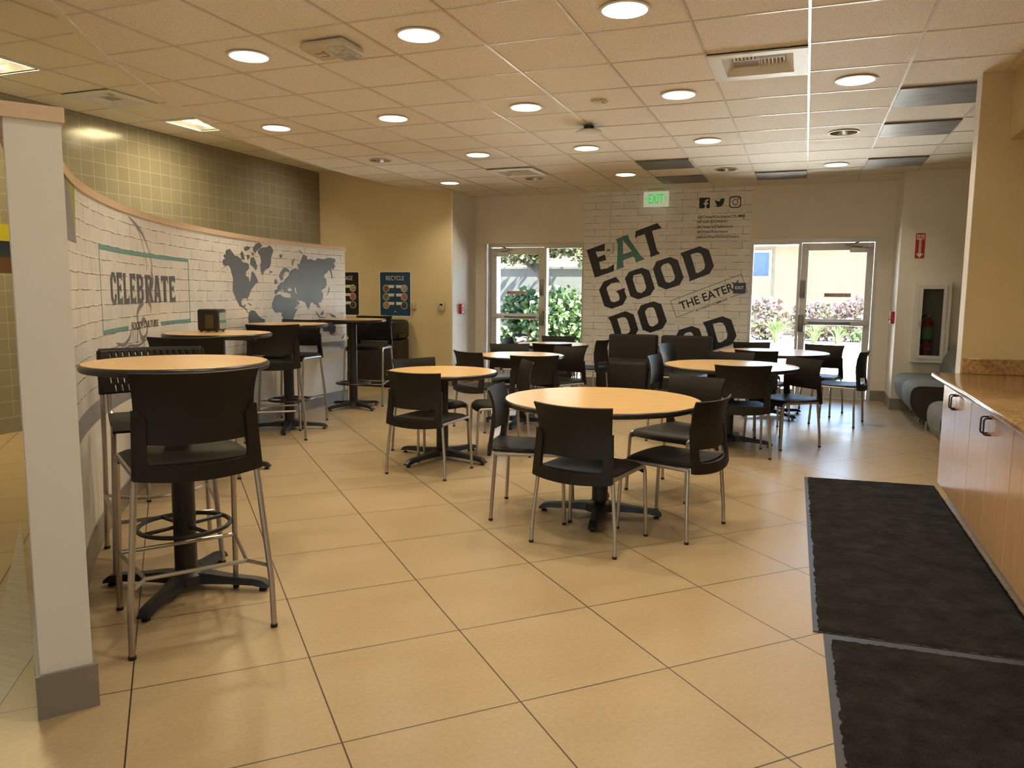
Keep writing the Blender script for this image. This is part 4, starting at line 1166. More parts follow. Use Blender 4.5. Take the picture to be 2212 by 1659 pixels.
def strap_plant(x, y, h, n, seed, label):
    root = empty('strap_leaf_plant', (x, y, -0.02))
    tag(root, label, 'plant', 'strap-leaved plants in the flower bed')
    mb = MB()
    rnd = random.Random(seed)
    for _ in range(n):
        a = rnd.uniform(0, 2 * PI); lean = rnd.uniform(0.1, 0.75) * h; H = h * rnd.uniform(0.65, 1.05)
        c, s = math.cos(a), math.sin(a)
        rows = []
        for k in range(5):
            t_ = k / 4
            r = 0.06 + lean * t_ ** 1.6
            z = H * (1 - (1 - t_) ** 1.7) - 0.25 * lean * t_ ** 3
            w = 0.022 * (1 - t_ ** 2) + 0.002
            rows.append([(c * r - s * w, s * r + c * w, z), (c * r + s * w, s * r - c * w, z)])
        mb.grid(rows)
    mb.build('leaves', LIME, root, smooth=0, normals=False)
for i, (x, y, h, n, lab) in enumerate(((-1.75, 23.9, 0.95, 150, 'big clump of lime strap leaves outside the fixed pane of the right door'), (-0.75, 24.2, 0.75, 110, 'lime strap plant hidden partly by the centre stile of the right door'), (0.30, 24.5, 0.6, 90, 'lime strap plant just right of the centre stile'), (0.95, 24.6, 0.55, 80, 'smallest lime strap plant below the push bar'))):
    strap_plant(x, y, h, n, 40 + i, lab)
bush('leafy_bush', 'low dark green ground shrub at the right of the bed', 'bush', None, (2.0, 24.9, 0.22), (0.85, 0.4, 0.26), 600, 0.10, [GREEN], 60)

# ---------------------------------------------------------------- chairs
def seat_curve(u, half, back):
    return back - 0.045 * (1 - u * u)

def chair_proto(name, seat_z, stool):
    root = empty(name)
    Z0 = seat_z - 0.45
    # seat: dished shell with a rolled front edge
    def P(u, v):
        x = (u - 0.5) * 2
        yb_, yf = -0.215 - 0.035 * (1 - x * x), 0.235 - 0.03 * x * x
        if v < 0.78:
            t = v / 0.78
            y = yb_ + (yf - 0.05 - yb_) * t
            z = 0.452 - 0.014 * (1 - x * x) * math.sin(PI * min(1, t * 1.15)) - 0.006 * t
        else:
            t = (v - 0.78) / 0.22
            a = t * PI * 0.5
            y = yf - 0.05 + 0.055 * math.sin(a)
            z = 0.446 - 0.052 * (1 - math.cos(a))
        w = 0.228 + 0.008 * v
        return (x * w, y, z + Z0 - 0.010 * max(0, abs(x) - 0.85) / 0.15)
    mb = MB(); mb.sheet(P, 14, 16, -0.016)
    mb.build('seat', 'plastic', root)
    # backrest: curved panel flaring to pointed top corners
    def prof(z):
        pts = ((0.40, -0.238), (0.46, -0.232), (0.53, -0.222), (0.60, -0.214), (0.66, -0.213), (0.72, -0.220), (0.77, -0.235), (0.805, -0.250), (0.83, -0.262))
        for (a, ya), (b_, yb2) in zip(pts, pts[1:]):
            if z <= b_: return ya + (yb2 - ya) * (z - a) / (b_ - a)
        return pts[-1][1]
    zb, zt = 0.530, 0.796
    def B(u, v):
        x = (u - 0.5) * 2
        z = zb + (zt - zb) * v
        w = 0.215 + 0.012 * v + 0.010 * max(0, (v - 0.6) / 0.4) ** 2
        zz = z + 0.006 * x * x * v - (0.012 * (1 - x * x)) * (1 - v) * 0.6
        return (x * w, prof(z) - 0.045 * (1 - x * x), zz + Z0)
    mb = MB(); mb.sheet(B, 18, 14, -0.010)
    bk = mb.build('backrest', 'plastic', root)
    # frame of the backrest: two side uprights and a curved rear apron
    mb = MB()
    def F(side):
        def g(u, v):
            z = 0.402 + (0.660 - 0.402) * v
            taper = 1 if v < 0.86 else 1 - 0.55 * (v - 0.86) / 0.14
            xo = 0.240 - 0.010 * v
            x = xo - (0.050 if z > 0.47 else 0.056) * u * taper
            x = x if True else x
            xn = x / 0.226
            return (side * x, prof(z) - 0.009 - 0.045 * max(0, 1 - xn * xn), z + Z0)
        return g
    for s in (-1, 1):
        g = F(s)
        mb.sheet(g if s > 0 else (lambda u, v, g=g: g(1 - u, v)), 4, 14, 0.020)
    def A(u, v):
        x = (u - 0.5) * 2
        z = 0.398 + 0.062 * v - 0.016 * (1 - x * x)
        return (x * 0.236, -0.247 - 0.040 * (1 - x * x) + 0.004 * v, z + Z0)
    mb.sheet(A, 16, 3, -0.018)
    mb.build('back_frame', 'plastic', root)
    # tube frame
    rt = 0.0112 if not stool else 0.0125
    fx, fy = (0.247, 0.232) if not stool else (0.247, 0.285)
    rx, ry = (0.255, -0.222) if not stool else (0.268, -0.245)
    zr = 0.418 + Z0
    for s in (-1, 1):
        mb = MB()
        mb.tube([(s * 0.234, 0.165, zr + 0.002), (s * 0.229, -0.10, zr - 0.002), (s * 0.225, -0.205, zr - 0.006)], rt, 8)
        mb.build('seat_rail', 'chrome', root)
        mb = MB()
        mb.tube(fillet([(s * 0.234, 0.164, zr + 0.002), (s * 0.236, 0.215, zr - 0.002), (s * fx, fy, 0.012)], 0.05), rt, 8)
        lg = mb.build('leg', 'chrome', root)
        mb = MB(); mb.lathe([(rt * 1.15, 0), (rt * 1.2, 0.014)], 10, (s * fx, fy, 0)); mb.build('foot_cap', 'cap', lg)
        mb = MB()
        kz = 0.13 if not stool else 0.20
        mb.tube(fillet([(s * 0.224, -0.200, zr), (s * (rx - 0.003), ry + 0.006, kz), (s * rx, ry, 0.012)], 0.05), rt, 8)
        lg = mb.build('leg', 'chrome', root)
        mb = MB(); mb.lathe([(rt * 1.15, 0), (rt * 1.2, 0.014)], 10, (s * rx, ry, 0)); mb.build('foot_cap', 'cap', lg)
    if stool:
        zf = 0.265
        def at(z, top, bot):
            t = (z - bot[2]) / (top[2] - bot[2])
            return Vector((bot[0] + (top[0] - bot[0]) * t, bot[1] + (top[1] - bot[1]) * t, z))
        mb = MB()
        ends = {}
        for s in (-1, 1):
            f = at(zf, (s * 0.236, 0.215, zr), (s * fx, fy, 0.012))
            r_ = at(zf, (s * 0.224, -0.20, zr), (s * rx, ry, 0.0))
            nd = Vector((s * 0.195, -0.13, zf))
            mb.tube([f, nd], 0.008, 8); mb.tube([nd, r_], 0.008, 8)
            ends[s] = (f, nd)
        mb.tube([ends[-1][0], ends[1][0]], 0.009, 8)
        mb.tube([ends[-1][1], ends[1][1]], 0.009, 8)
        mb.build('footrest', 'chrome', root)
    remember(root)
    return root

def set_pose(root, mid, d, back=0.222):
    d = Vector((d[0], d[1], 0)).normalized()
    root.location = (mid[0] + d.x * back, mid[1] + d.y * back, 0)
    root.rotation_euler = (0, 0, math.atan2(d.y, d.x) - PI / 2)

G_CH = 'four-legged plastic chairs at the round dining tables'
CHAIRS = [
 ((-1.125, 3.900), (0.19, 0.98), 'dark plastic chair with its back to us at the closest large low table'),
 ((-1.790, 4.496), (0.984, 0.179), 'dark plastic chair seen edge-on at the left side of the closest low table'),
 ((-0.478, 4.480), (-0.953, 0.303), 'dark plastic chair turned left at the right front of the closest low table'),
 ((-0.715, 5.610), (-0.426, -0.905), 'dark plastic chair facing us behind the right of the closest low table'),
 ((-2.695, 5.050), (0.06, 1.0), 'dark plastic chair, back to us, at the small table left of the closest one'),
 ((-3.235, 6.080), (0.90, -0.43), 'dark plastic chair behind the left of the second low table, facing the camera'),
 ((-2.260, 6.270), (-0.86, -0.51), 'dark plastic chair facing left on the right side of the second low table'),
 ((-3.150, 7.070), (0.47, 0.88), 'dark plastic chair turned away, left of the third low table'),
 ((-2.390, 6.890), (-0.42, 0.91), 'dark plastic chair with its back to us in front of the third low table'),
 ((-2.435, 8.200), (-0.40, -0.92), 'dark plastic chair facing the camera at the right rear of the third low table'),
 ((-3.200, 8.345), (0.42, -0.91), 'dark plastic chair facing us behind the third low table, below the left door'),
 ((-3.640, 9.420), (0.998, 0.03), 'dark plastic chair facing right at the farthest left table by the left door'),
 ((-3.190, 10.20), (0.22, -0.97), 'dark plastic chair behind the farthest left table, under the bush in the door glass'),
 ((-2.775, 8.640), (-0.2, 0.98), 'dark plastic chair with its back to us before the farthest left table'),
 ((-2.430, 9.660), (-0.98, 0.12), 'dark plastic chair facing left between the farthest left table and the dark settee'),
 ((-0.465, 6.722), (-0.20, 0.98), 'dark plastic chair with its back to us at the large table before the settee'),
 ((0.010, 7.700), (-0.72, -0.70), 'dark plastic chair facing left at the right of the large low table before the settee'),
 ((-1.330, 7.450), (0.98, -0.10), 'dark plastic chair edge-on at the left of the large low table before the settee'),
 ((-0.685, 8.180), (0.09, -0.996), 'dark plastic chair facing us behind the large low table before the settee'),
 ((-0.459, 8.600), (0.25, 0.96), 'dark plastic chair with its back to us at the table by the right door'),
 ((-0.600, 10.06), (0.30, -0.95), 'dark plastic chair behind the table by the right door, below the flower bed'),
 ((0.235, 9.960), (-0.32, -0.95), 'backlit dark plastic chair against the right glass door'),
 ((0.600, 9.020), (-0.973, 0.23), 'dark plastic chair standing clear on the right, facing left by the right door'),
 ((-1.537, 9.354), (0.958, -0.287), 'shiny dark plastic chair pulled out in front of the dark settee'),
]
proto = chair_proto('dining_chair', 0.45, False)
for i, (mid, d, lab) in enumerate(CHAIRS):
    o = proto if i == 0 else dup(proto)
    set_pose(o, mid, d)
    tag(o, lab, 'chair', G_CH)
G_ST = 'tall plastic bar chairs along the curved partition'
STOOLS = [
 ((-2.160, 2.290), (-0.815, 0.58), 'tall dark bar chair in front, its back against the nearest high table'),
 ((-3.770, 3.920), (-0.57, 0.82), 'tall dark bar chair with its back to us, in front of the napkin dispenser table'),
 ((-4.532, 5.773), (-0.63, 0.77), 'tall dark bar chair with its back to us before the world map table'),
 ((-5.070, 6.950), (0.154, -0.988), 'tall dark bar chair facing us beside the curved partition under Australia'),
 ((-5.140, 8.560), (0.25, -0.97), 'tall dark bar chair facing us before the black recycling bin'),
]
sproto = chair_proto('bar_chair', 0.735, True)
for i, (mid, d, lab) in enumerate(STOOLS):
    o = sproto if i == 0 else dup(sproto)
    set_pose(o, mid, d, 0.245)
    tag(o, lab, 'bar chair', G_ST)

# bar chair with the slotted back
root = empty('slotted_bar_chair')
mb = MB()
def SB(u, v):
    x = (u - 0.5) * 2
    return (x * 0.252, -0.20 - 0.05 * (1 - x * x) - 0.035 * v * v, 0.845 + 0.225 * v)
nu, nv = 64, 20
def su(i, j):
    w = max(0.0, min(1.0, min(i, nu - i) / 8.0))
    return i / nu + w * 0.055 * (j / nv - 0.5)
V = [[mb.bm.verts.new(SB(su(i, j), j / nv)) for i in range(nu + 1)] for j in range(nv + 1)]
for j in range(nv):
    for i in range(nu):
        row = j // 4
        if 4 <= i < nu - 4 and j % 4 in (1, 2, 3) and j < nv - 1 and (i + 2 * row) % 4 == 0: continue
        mb.bm.faces.new((V[j][i], V[j][i + 1], V[j + 1][i + 1], V[j + 1][i]))
for v in [v for v in mb.bm.verts if not v.link_faces]: mb.bm.verts.remove(v)
sb = mb.build('backrest', 'plastic', root, smooth=50)
so = sb.modifiers.new('thickness', 'SOLIDIFY'); so.thickness = 0.014
mb = MB()
mb.tube([SB(u / 24, 1.0) for u in range(25)], 0.013, 8)
for s in (0, 1): mb.tube([SB(s, v / 8) for v in range(9)], 0.012, 8)
mb.build('backrest_rim', 'plastic', root)
def SS(u, v):
    x = (u - 0.5) * 2
    y = -0.20 + 0.43 * v
    return (x * 0.225, y, 0.745 - 0.016 * (1 - x * x) * math.sin(PI * v) - 0.03 * max(0, (v - .85) / .15) ** 2)
mb = MB(); mb.sheet(SS, 12, 12, -0.016); mb.build('seat', 'plastic', root)
for s in (-1, 1):
    mb = MB(); mb.tube(fillet([(s * 0.245, -0.225, 0.93), (s * 0.25, -0.20, 0.5), (s * 0.262, -0.245, 0.012)], 0.2), 0.0125, 8)
    lg = mb.build('leg', 'chrome', root)
    mb = MB(); mb.lathe([(.015, 0), (.015, .014)], 10, (s * 0.262, -0.245, 0)); mb.build('foot_cap', 'cap', lg)
    mb = MB(); mb.tube(fillet([(s * 0.215, -0.215, 0.90), (s * 0.212, -0.205, 0.722), (s * 0.218, 0.19, 0.722), (s * 0.245, 0.285, 0.012)], 0.06), 0.0125, 8)
    lg = mb.build('leg', 'chrome', root)
    mb = MB(); mb.lathe([(.015, 0), (.015, .014)], 10, (s * 0.245, 0.285, 0)); mb.build('foot_cap', 'cap', lg)
mb = MB()
lp = [(-0.235, 0.25, .27), (0.235, 0.25, .27)]
mb.tube(lp, 0.010, 8)
mb.tube(fillet([(-0.257, -0.225, .30), (-0.12, -0.06, .30), (0.12, -0.06, .30), (0.257, -0.225, .30)], 0.12), 0.010, 8)
mb.tube([(-0.257, -0.225, .30), (-0.237, 0.245, .30)], 0.010, 8); mb.tube([(0.257, -0.225, .30), (0.237, 0.245, .30)], 0.010, 8)
mb.build('footrest', 'chrome', root)
set_pose(root, (-3.30, 3.18), (0.77, -0.63), 0.245)
tag(root, 'tall bar chair with slotted plastic back behind the nearest high table', 'bar chair', G_ST)

# ---------------------------------------------------------------- tables
def table(name, label, cat, group, c, r, h, ang, arm, ring=False):
    root = empty(name, (c[0], c[1], 0), math.radians(ang))
    tag(root, label, cat, group)
    mb = MB()
    mb.lathe([(r - 0.012, h - 0.030), (r - 0.012, h), (0.0, h)], 72)
    tp = mb.build('table_top', 'top', root, smooth=30)
    mb = MB()
    prof = [(r - 0.016, h - 0.034)] + [(r - 0.012 + 0.012 * math.sin(a), h - 0.017 - 0.0168 * math.cos(a)) for a in [PI * k / 8 for k in range(9)]]
    mb.lathe(prof, 72, caps=False)
    mb.lathe([(0.0, h - 0.034), (r - 0.016, h - 0.034)], 72, caps=False)
    mb.build('edge_band', 'black', tp, smooth=50)
    mb = MB()
    mb.lathe([(0.05, 0.05), (0.05, h - 0.05)], 24)
    mb.lathe([(0.095, 0.035), (0.085, 0.075), (0.055, 0.095)], 24)
    mb.build('column', 'iron', root)
    mb = MB()
    for k in range(4):
        T = Matrix.Rotation(k * PI / 2, 4, 'Z')
        mb.box(0.02, r * 0.72, -0.018, 0.018, h - 0.058, h - 0.036, 0.004, 1, T)
    mb.build('spider_plate', 'iron', root)
    for k in range(4):
        a = k * PI / 2
        c_, s_ = math.cos(a), math.sin(a)
        mb = MB()
        rows = []
        for t, w, z0, z1 in ((0.03, 0.042, 0.03, 0.085), (0.12, 0.038, 0.035, 0.080), (arm * 0.55, 0.032, 0.035, 0.068), (arm - 0.06, 0.028, 0.030, 0.060), (arm - 0.015, 0.030, 0.022, 0.052), (arm + 0.012, 0.027, 0.018, 0.030)):
            ring_ = [(t, -w, z0), (t, w, z0), (t, w * 0.75, z1), (t, -w * 0.75, z1)]
            rows.append([(p[0] * c_ - p[1] * s_, p[0] * s_ + p[1] * c_, p[2]) for p in ring_])
        V = mb.grid(rows, True)
        mb.cap(list(reversed(V[0]))); mb.cap(V[-1])
        ao = mb.build('base_arm', 'iron', root, smooth=30)
        mb = MB(); mb.lathe([(0.018, 0), (0.018, 0.010), (0.006, 0.012), (0.006, 0.03)], 12, ((arm - 0.02) * c_, (arm - 0.02) * s_, 0)); mb.build('glide', 'cap', ao)
    if ring:
        mb = MB()
        R_ = 0.20
        mb.tube([(x, y, 0.305) for x, y in circle(0, 0, R_, 36)], 0.0105, 8, closed=True)
        for k in range(2):
            a = k * PI / 2 + PI / 4 + .2
            mb.tube([(-R_ * math.cos(a), -R_ * math.sin(a), 0.305), (R_ * math.cos(a), R_ * math.sin(a), 0.305)], 0.0095, 8)
        mb.build('foot_ring', 'iron', root)
    return root
GT = 'round low dining tables'
table('round_table', 'large round maple-topped table closest to the camera', 'table', GT, (-1.155, 4.625), 0.612, 0.742, 8, 0.375)
table('round_table', 'small round maple-topped table left of the closest one', 'table', GT, (-2.80, 5.735), 0.462, 0.742, -14, 0.44)
table('round_table', 'small round maple-topped table in front of the left glass door', 'table', GT, (-2.79, 7.62), 0.462, 0.742, 4, 0.40)
table('round_table', 'farthest small round table, right below the left door glass', 'table', GT, (-3.03, 9.46), 0.462, 0.742, 48, 0.38)
table('round_table', 'large round table in front of the dark settee', 'table', GT, (-0.625, 7.375), 0.612, 0.742, -8, 0.40)
table('round_table', 'large round table shining with daylight by the right glass door', 'table', GT, (-0.315, 9.37), 0.612, 0.742, 40, 0.40)
GB = 'high round tables along the curved partition'
table('high_table', 'nearest high round table, cut by the white partition end', 'high table', GB, (-2.655, 2.705), 0.400, 1.07, 17.5, 0.385, True)
table('high_table', 'high round table carrying the black napkin dispenser', 'high table', GB, (-4.215, 4.715), 0.400, 1.07, 22, 0.36, True)
table('high_table', 'high round table in front of the world map', 'high table', GB, (-4.830, 6.380), 0.400, 1.07, 27, 0.36, True)
table('high_table', 'farthest high round table at the free end of the partition', 'high table', GB, (-5.025, 7.87), 0.400, 1.07, 70, 0.36, True)

# napkin dispenser
nd = empty('napkin_dispenser', (-4.345, 4.800, 1.0702), math.radians(20))
tag(nd, 'black napkin dispenser with silver side standing on a high table', 'napkin dispenser')
mb = MB(); mb.box(-0.082, 0.082, -0.09, 0.09, 0.008, 0.178, 0.018, 4); mb.build('body', 'bin', nd)
mb = MB(); mb.prism([rect(-0.030, 0.035, 0.030, 0.135)], lambda a, b, d: (a + 0.012, -0.0902 - d, b), 0.003); mb.build('window', pm('amber window', (0.075, 0.055, 0.025), 0.15), nd, smooth=0)
for s in (-1, 1):
    mb = MB(); mb.prism([rrect(-0.065, 0.065, 0.025, 0.150, 0.012)], lambda a, b, d, s=s: (s * (0.0822 + d), a, b), 0.003)
    p = mb.build('side_panel', 'silver', nd, smooth=0)
    mb = MB(); mb.prism([rect(-0.065, 0.065, 0.070, 0.092)], lambda a, b, d, s=s: (s * (0.0854 + d), a, b), 0.001); mb.build('teal_stripe', 'teal', p, smooth=0)
for a in (-.06, .06):
    for b_ in (-.065, .065):
        mb = MB(); mb.lathe([(.008, 0), (.008, .0095)], 10, (a, b_, 0)); mb.build('foot', 'cap', nd)

# ---------------------------------------------------------------- counter
xc = 0.915
SE = [5.907, 5.432, 4.970, 4.494, 4.020, 3.560, 3.100, 2.640]
CZ0, CZ1 = 0.118, 0.828
cab_labels = ['maple base cabinet at the far end of the granite counter', 'second maple base cabinet from the far end of the counter', 'maple base cabinet at the right picture edge beside the mats', 'maple base cabinet nearest the camera, outside most of the view']
for k in range(3):
    ya, ym, yb2 = SE[2 * k], SE[2 * k + 1], SE[2 * k + 2]
    root = empty('base_cabinet', (xc, (ya + yb2) / 2, 0))
    tag(root, cab_labels[k], 'cabinet', 'maple base cabinets under the granite counter')
    oy = (ya + yb2) / 2
    mb = MB(); mb.box(0.037, 0.70, yb2 - oy + 0.0005, ya - oy - 0.0005, 0.10, CZ1); mb.build('carcass', 'cab', root, smooth=0)
    mb = MB(); mb.box(0.095, 0.68, yb2 - oy + 0.001, ya - oy - 0.001, 0.0, 0.0995); mb.build('plinth', 'base', root, smooth=0)
    for d0, d1, hy in ((ym, ya, ym + 0.035), (yb2, ym, ym - 0.035)):
        g = 0.0045 if d0 == yb2 else 0.0012
        g2 = 0.0045 if d1 == ya else 0.0012
        mb = MB(); mb.box(0, 0.036, d0 - oy + g, d1 - oy - g2, CZ0, CZ1 - 0.012, 0.0015, 1)
        dr = mb.build('door', 'cab', root, smooth=0)
        mb = MB(); hz0, hz1 = 0.692, 0.778
        mb.tube(fillet([(0.0, hy - oy, hz0), (-0.034, hy - oy, hz0), (-0.034, hy - oy, hz1), (0.0, hy - oy, hz1)], 0.016), 0.0045, 8)
        mb.build('handle', 'handle', dr)
mb = MB()
y = 6.0
mb.box(0.985, 1.006, 1.20, 5.905, 0.0, 0.098, 0.003, 1)
struct(mb.build('baseboard_counter', 'base', smooth=0), 'grey tile kerb along the foot of the maple cabinets', 'baseboard')
ct = empty('countertop', (1.25, 4.3, 0.83))
tag(ct, 'brown granite countertop running along the right wall', 'countertop')
mb = MB(); mb.box(-0.395, 0.405, -2.0, 1.765, 0.0, 0.034, 0.010, 3); mb.build('slab', 'granite', ct)
mb = MB(); mb.box(-0.215, 0.405, 1.742, 1.7645, 0.0345, 0.140, 0.003, 1)
mb.box(0.385, 0.405, -2.0, 1.7415, 0.0345, 0.140, 0.003, 1); mb.build('backsplash', 'granite', ct)

# ---------------------------------------------------------------- mats
def mat_thing(label, quad, z0, rim):
    cx = sum(p[0] for p in quad) / 4; cy = sum(p[1] for p in quad) / 4
    root = empty('floor_mat', (cx, cy, z0))
    tag(root, label, 'floor mat', 'charcoal entrance mats along the counter')
    q = [(p[0] - cx, p[1] - cy) for p in quad]
    mb = MB(); mb.prism([q], lambda a, b, d: (a, b, d), 0.004); mb.build('rubber_border', 'rubber', root, smooth=0)
    rnd = random.Random(3)
    A, B, C_, D = [Vector(p) for p in q]
    (l, r, n_, f_) = rim
    mb = MB()
    def P(u, v):
        a = A.lerp(B, u); b = D.lerp(C_, u)
        return a.lerp(b, v)
    NU, NV = 60, 120
    rows = []
    w = (B - A).length; h = (D - A).length
    for j in range(NV + 1):
        row = []
        for i in range(NU + 1):
            u = l / w + (1 - (l + r) / w) * i / NU; v = n_ / h + (1 - (n_ + f_) / h) * j / NV
            p = P(u, v)
            edge = i in (0, NU) or j in (0, NV)
            jit = 0.006 if edge else 0.003
            z = 0.0045 if edge else 0.0105 + rnd.uniform(-0.0012, 0.0012)
            row.append((p.x + rnd.uniform(-jit, jit), p.y + rnd.uniform(-jit, jit), z))
        rows.append(row)
    mb.grid(rows)
    mb.build('pile', 'pile', root, smooth=0)
mat_thing('charcoal carpet mat farther along the counter, its near edge meeting the other', [(0.098, 3.297), (0.965, 3.325), (0.957, 6.285), (0.060, 6.207)], 0.0005, (0.022, 0.004, 0.004, 0.004))
mat_thing('brown-black carpet mat nearest the camera at the bottom right', [(0.176, 1.20), (0.968, 1.22), (0.965, 3.318), (0.137, 3.288)], 0.0005, (0.026, 0.02, 0.02, 0.045))

# ---------------------------------------------------------------- ceiling fittings
ROWN = ['nearest', 'second', 'third', 'farthest']
COLN = ['first', 'second', 'third', 'fourth', 'fifth']
def can_light(pos, lit, label):
    root = empty('recessed_downlight', (pos[0], pos[1], ZC))
    tag(root, label, 'downlight', 'recessed round downlights in the main ceiling')
    mb = MB()
    mb.lathe([(0.120, 0.006), (0.135, 0.002), (0.135, -0.002), (0.119, -0.003), (0.117, 0.004)], 36, caps=False); mb.build('trim_ring', 'whitemetal', root)
    mb = MB(); mb.lathe([(0.117, 0.004), (0.108, 0.06), (0.094, 0.12), (0.078, 0.165)], 36, caps=False); mb.build('reflector', 'reflect', root)
    mb = MB(); mb.lathe([(0.0, 0.160), (0.079, 0.166)], 24, caps=False); mb.build('lens', 'lampglow' if lit else 'darkvoid', root)
    if lit:
        ld = bpy.data.lights.new('downlight_lamp', 'AREA')
        ld.shape = 'DISK'; ld.size = 0.13; ld.energy = CAN_POWER; ld.color = CAN_COLOR; ld.spread = PI
        lo = bpy.data.objects.new('downlight_lamp', ld); COL.objects.link(lo); lo.parent = root; lo.location = (0, 0, 0.090)
    return root
for (i, j), pos in sorted(LIGHT_POS.items()):
    lit = (i, j) not in UNLIT
    n = COLN[i - 1] if j == 0 else COLN[i]
    can_light(pos, lit, '%s round downlight, %s from the left in the %s visible row of the ceiling' % ('glowing' if lit else 'unlit mirror', n, ROWN[j]))
for x in LIGHT_X:                       # the rows above and behind the camera
    for y in (2.309, 0.479, -1.351, -3.0):
        if x < arc_x(y) + 0.2: continue
        ld = bpy.data.lights.new('downlight_lamp', 'AREA')
        ld.shape = 'DISK'; ld.size = 0.13; ld.energy = CAN_POWER * 0.9; ld.color = CAN_COLOR; ld.spread = PI
        lo = bpy.data.objects.new('downlight_lamp', ld); COL.objects.link(lo); lo.location = (x, y, ZC - 0.005)

def air_vent(x0, x1, y0, y1, z, label, a0, a1, b0, b1):
    """square four-way ceiling diffuser with slats"""
    cx, cy = (x0 + x1) / 2, (y0 + y1) / 2
    root = empty('air_vent', (cx, cy, z))
    tag(root, label, 'air vent')
    a0 -= cx; a1 -= cx; b0 -= cy; b1 -= cy
    mb = MB()
    mb.prism([rect(x0 - cx, x1 - cx, y0 - cy, y1 - cy), rect(a0, a1, b0, b1)], lambda a, b, d: (a, b, -0.004 - d), 0.010)
    mb.build('frame', 'whitemetal', root, smooth=0)
    mb = MB()
    t = 0.05
    for q in (((a0, b0), (a1, b0), (a1 - t, b0 + t), (a0 + t, b0 + t)), ((a1, b0), (a1, b1), (a1 - t, b1 - t), (a1 - t, b0 + t)), ((a1, b1), (a0, b1), (a0 + t, b1 - t), (a1 - t, b1 - t)), ((a0, b1), (a0, b0), (a0 + t, b0 + t), (a0 + t, b1 - t))):
        mb._faces([mb.bm.faces.new([mb.bm.verts.new((q[0][0], q[0][1], -0.006)), mb.bm.verts.new((q[1][0], q[1][1], -0.006)), mb.bm.verts.new((q[2][0], q[2][1], 0.045)), mb.bm.verts.new((q[3][0], q[3][1], 0.045))])])
    mb.build('bevel_throat', 'whitemetal', root, smooth=0)
    A0, A1, B0, B1 = a0 + t, a1 - t, b0 + t, b1 - t
    mx, my = (A0 + A1) / 2, (B0 + B1) / 2
    mb = MB(); mb.box(A0 - .02, A1 + .02, B0 - .02, B1 + .02, 0.10, 0.11); mb.build('duct', 'darkvoid', root, smooth=0)
    def slat(p, q, tilt):
        m = MB(); p = Vector((p[0], p[1], 0.028)); q = Vector((q[0], q[1], 0.028))
        d = (q - p).normalized(); s = Vector((-d.y, d.x, 0)) * tilt
        a = [p, q, q + s * 0.026 + Vector((0, 0, 0.034)), p + s * 0.026 + Vector((0, 0, 0.034))]
        n = Vector((-d.y, d.x, 0)) * 0.0022
        V1 = [m.bm.verts.new(v - n) for v in a]; V2 = [m.bm.verts.new(v + n) for v in a]
        m.bm.faces.new(V1); m.bm.faces.new(list(reversed(V2)))
        for k in range(4): m.bm.faces.new((V1[k], V1[(k + 1) % 4], V2[(k + 1) % 4], V2[k]))
        m.build('slat', 'whitemetal', root, smooth=0)
    for k in range(7):
        x = A0 + (mx - A0) * (k + .5) / 7
        slat((x, my + .004), (x, B0 + 0.004), 1)
        x = mx + (A1 - mx) * (k + .5) / 7
        slat((x, B1 - .004), (x, my + .004), 1)
        y = my + (B1 - my) * (k + .5) / 7
        slat((A0, y), (mx - .004, y), 1)
        y = B0 + (my - B0) * (k + .5) / 7
        slat((mx + .004, y), (A1, y), 1)
    mb = MB()
    mb.box(mx - .002, mx + .002, B0, B1, 0.026, 0.062); mb.box(A0, A1, my - .002, my + .002, 0.026, 0.062)
    mb.build('divider', 'whitemetal', root, smooth=0)
e = 0.008
def cellr(kx, ky): return GX0 + kx * GXS + e, GX0 + (kx + 1) * GXS - e, GY0 + ky * GYS + e, GY0 + (ky + 1) * GYS - e
x0, x1, y0, y1 = cellr(-1, 1)
air_vent(x0, x1, y0, y1, ZC, 'large white four-way ceiling vent nearest the camera at the right', -0.567, -0.143, 5.13, 5.557)
x0, x1, y0, y1 = cellr(-6, 7)
air_vent(x0, x1, y0, y1, ZC, 'white square ceiling vent toward the left glass door', x0 + 0.085, x1 - 0.085, y0 + .085, y1 - .085)
x0, x1, y0, y1 = UX0 - 0.604 + e, UX0 - e, UY0 + 2 * 0.604 + e, UY0 + 3 * 0.604 - e
air_vent(x0, x1, y0, y1, ZU, 'shaded square vent in the higher ceiling above the left aisle', x0 + 0.085, x1 - 0.085, y0 + .085, y1 - .085)
for (kx, ky), lab in zip(DARK, ('dull dark metal ceiling panel nearest the yellow counter wall', 'second dull metal ceiling panel beyond the counter wall', 'farthest dull metal ceiling panel on the right, near the alcove wall', 'dull metal ceiling panel above the large table and exit sign', 'dark metal ceiling panel next to the lit exit sign', 'dark metal ceiling panel above the mural corner by the right door')):
    x0, x1, y0, y1 = cellr(kx, ky)
    mb = MB(); mb.box(x0 - .002, x1 + .002, y0, y1, ZC - 0.010, ZT, 0.004, 1)
    tag(mb.build('ceiling_panel', 'metalpanel', smooth=0), lab, 'ceiling panel', 'dark metal panels set in the ceiling grid')
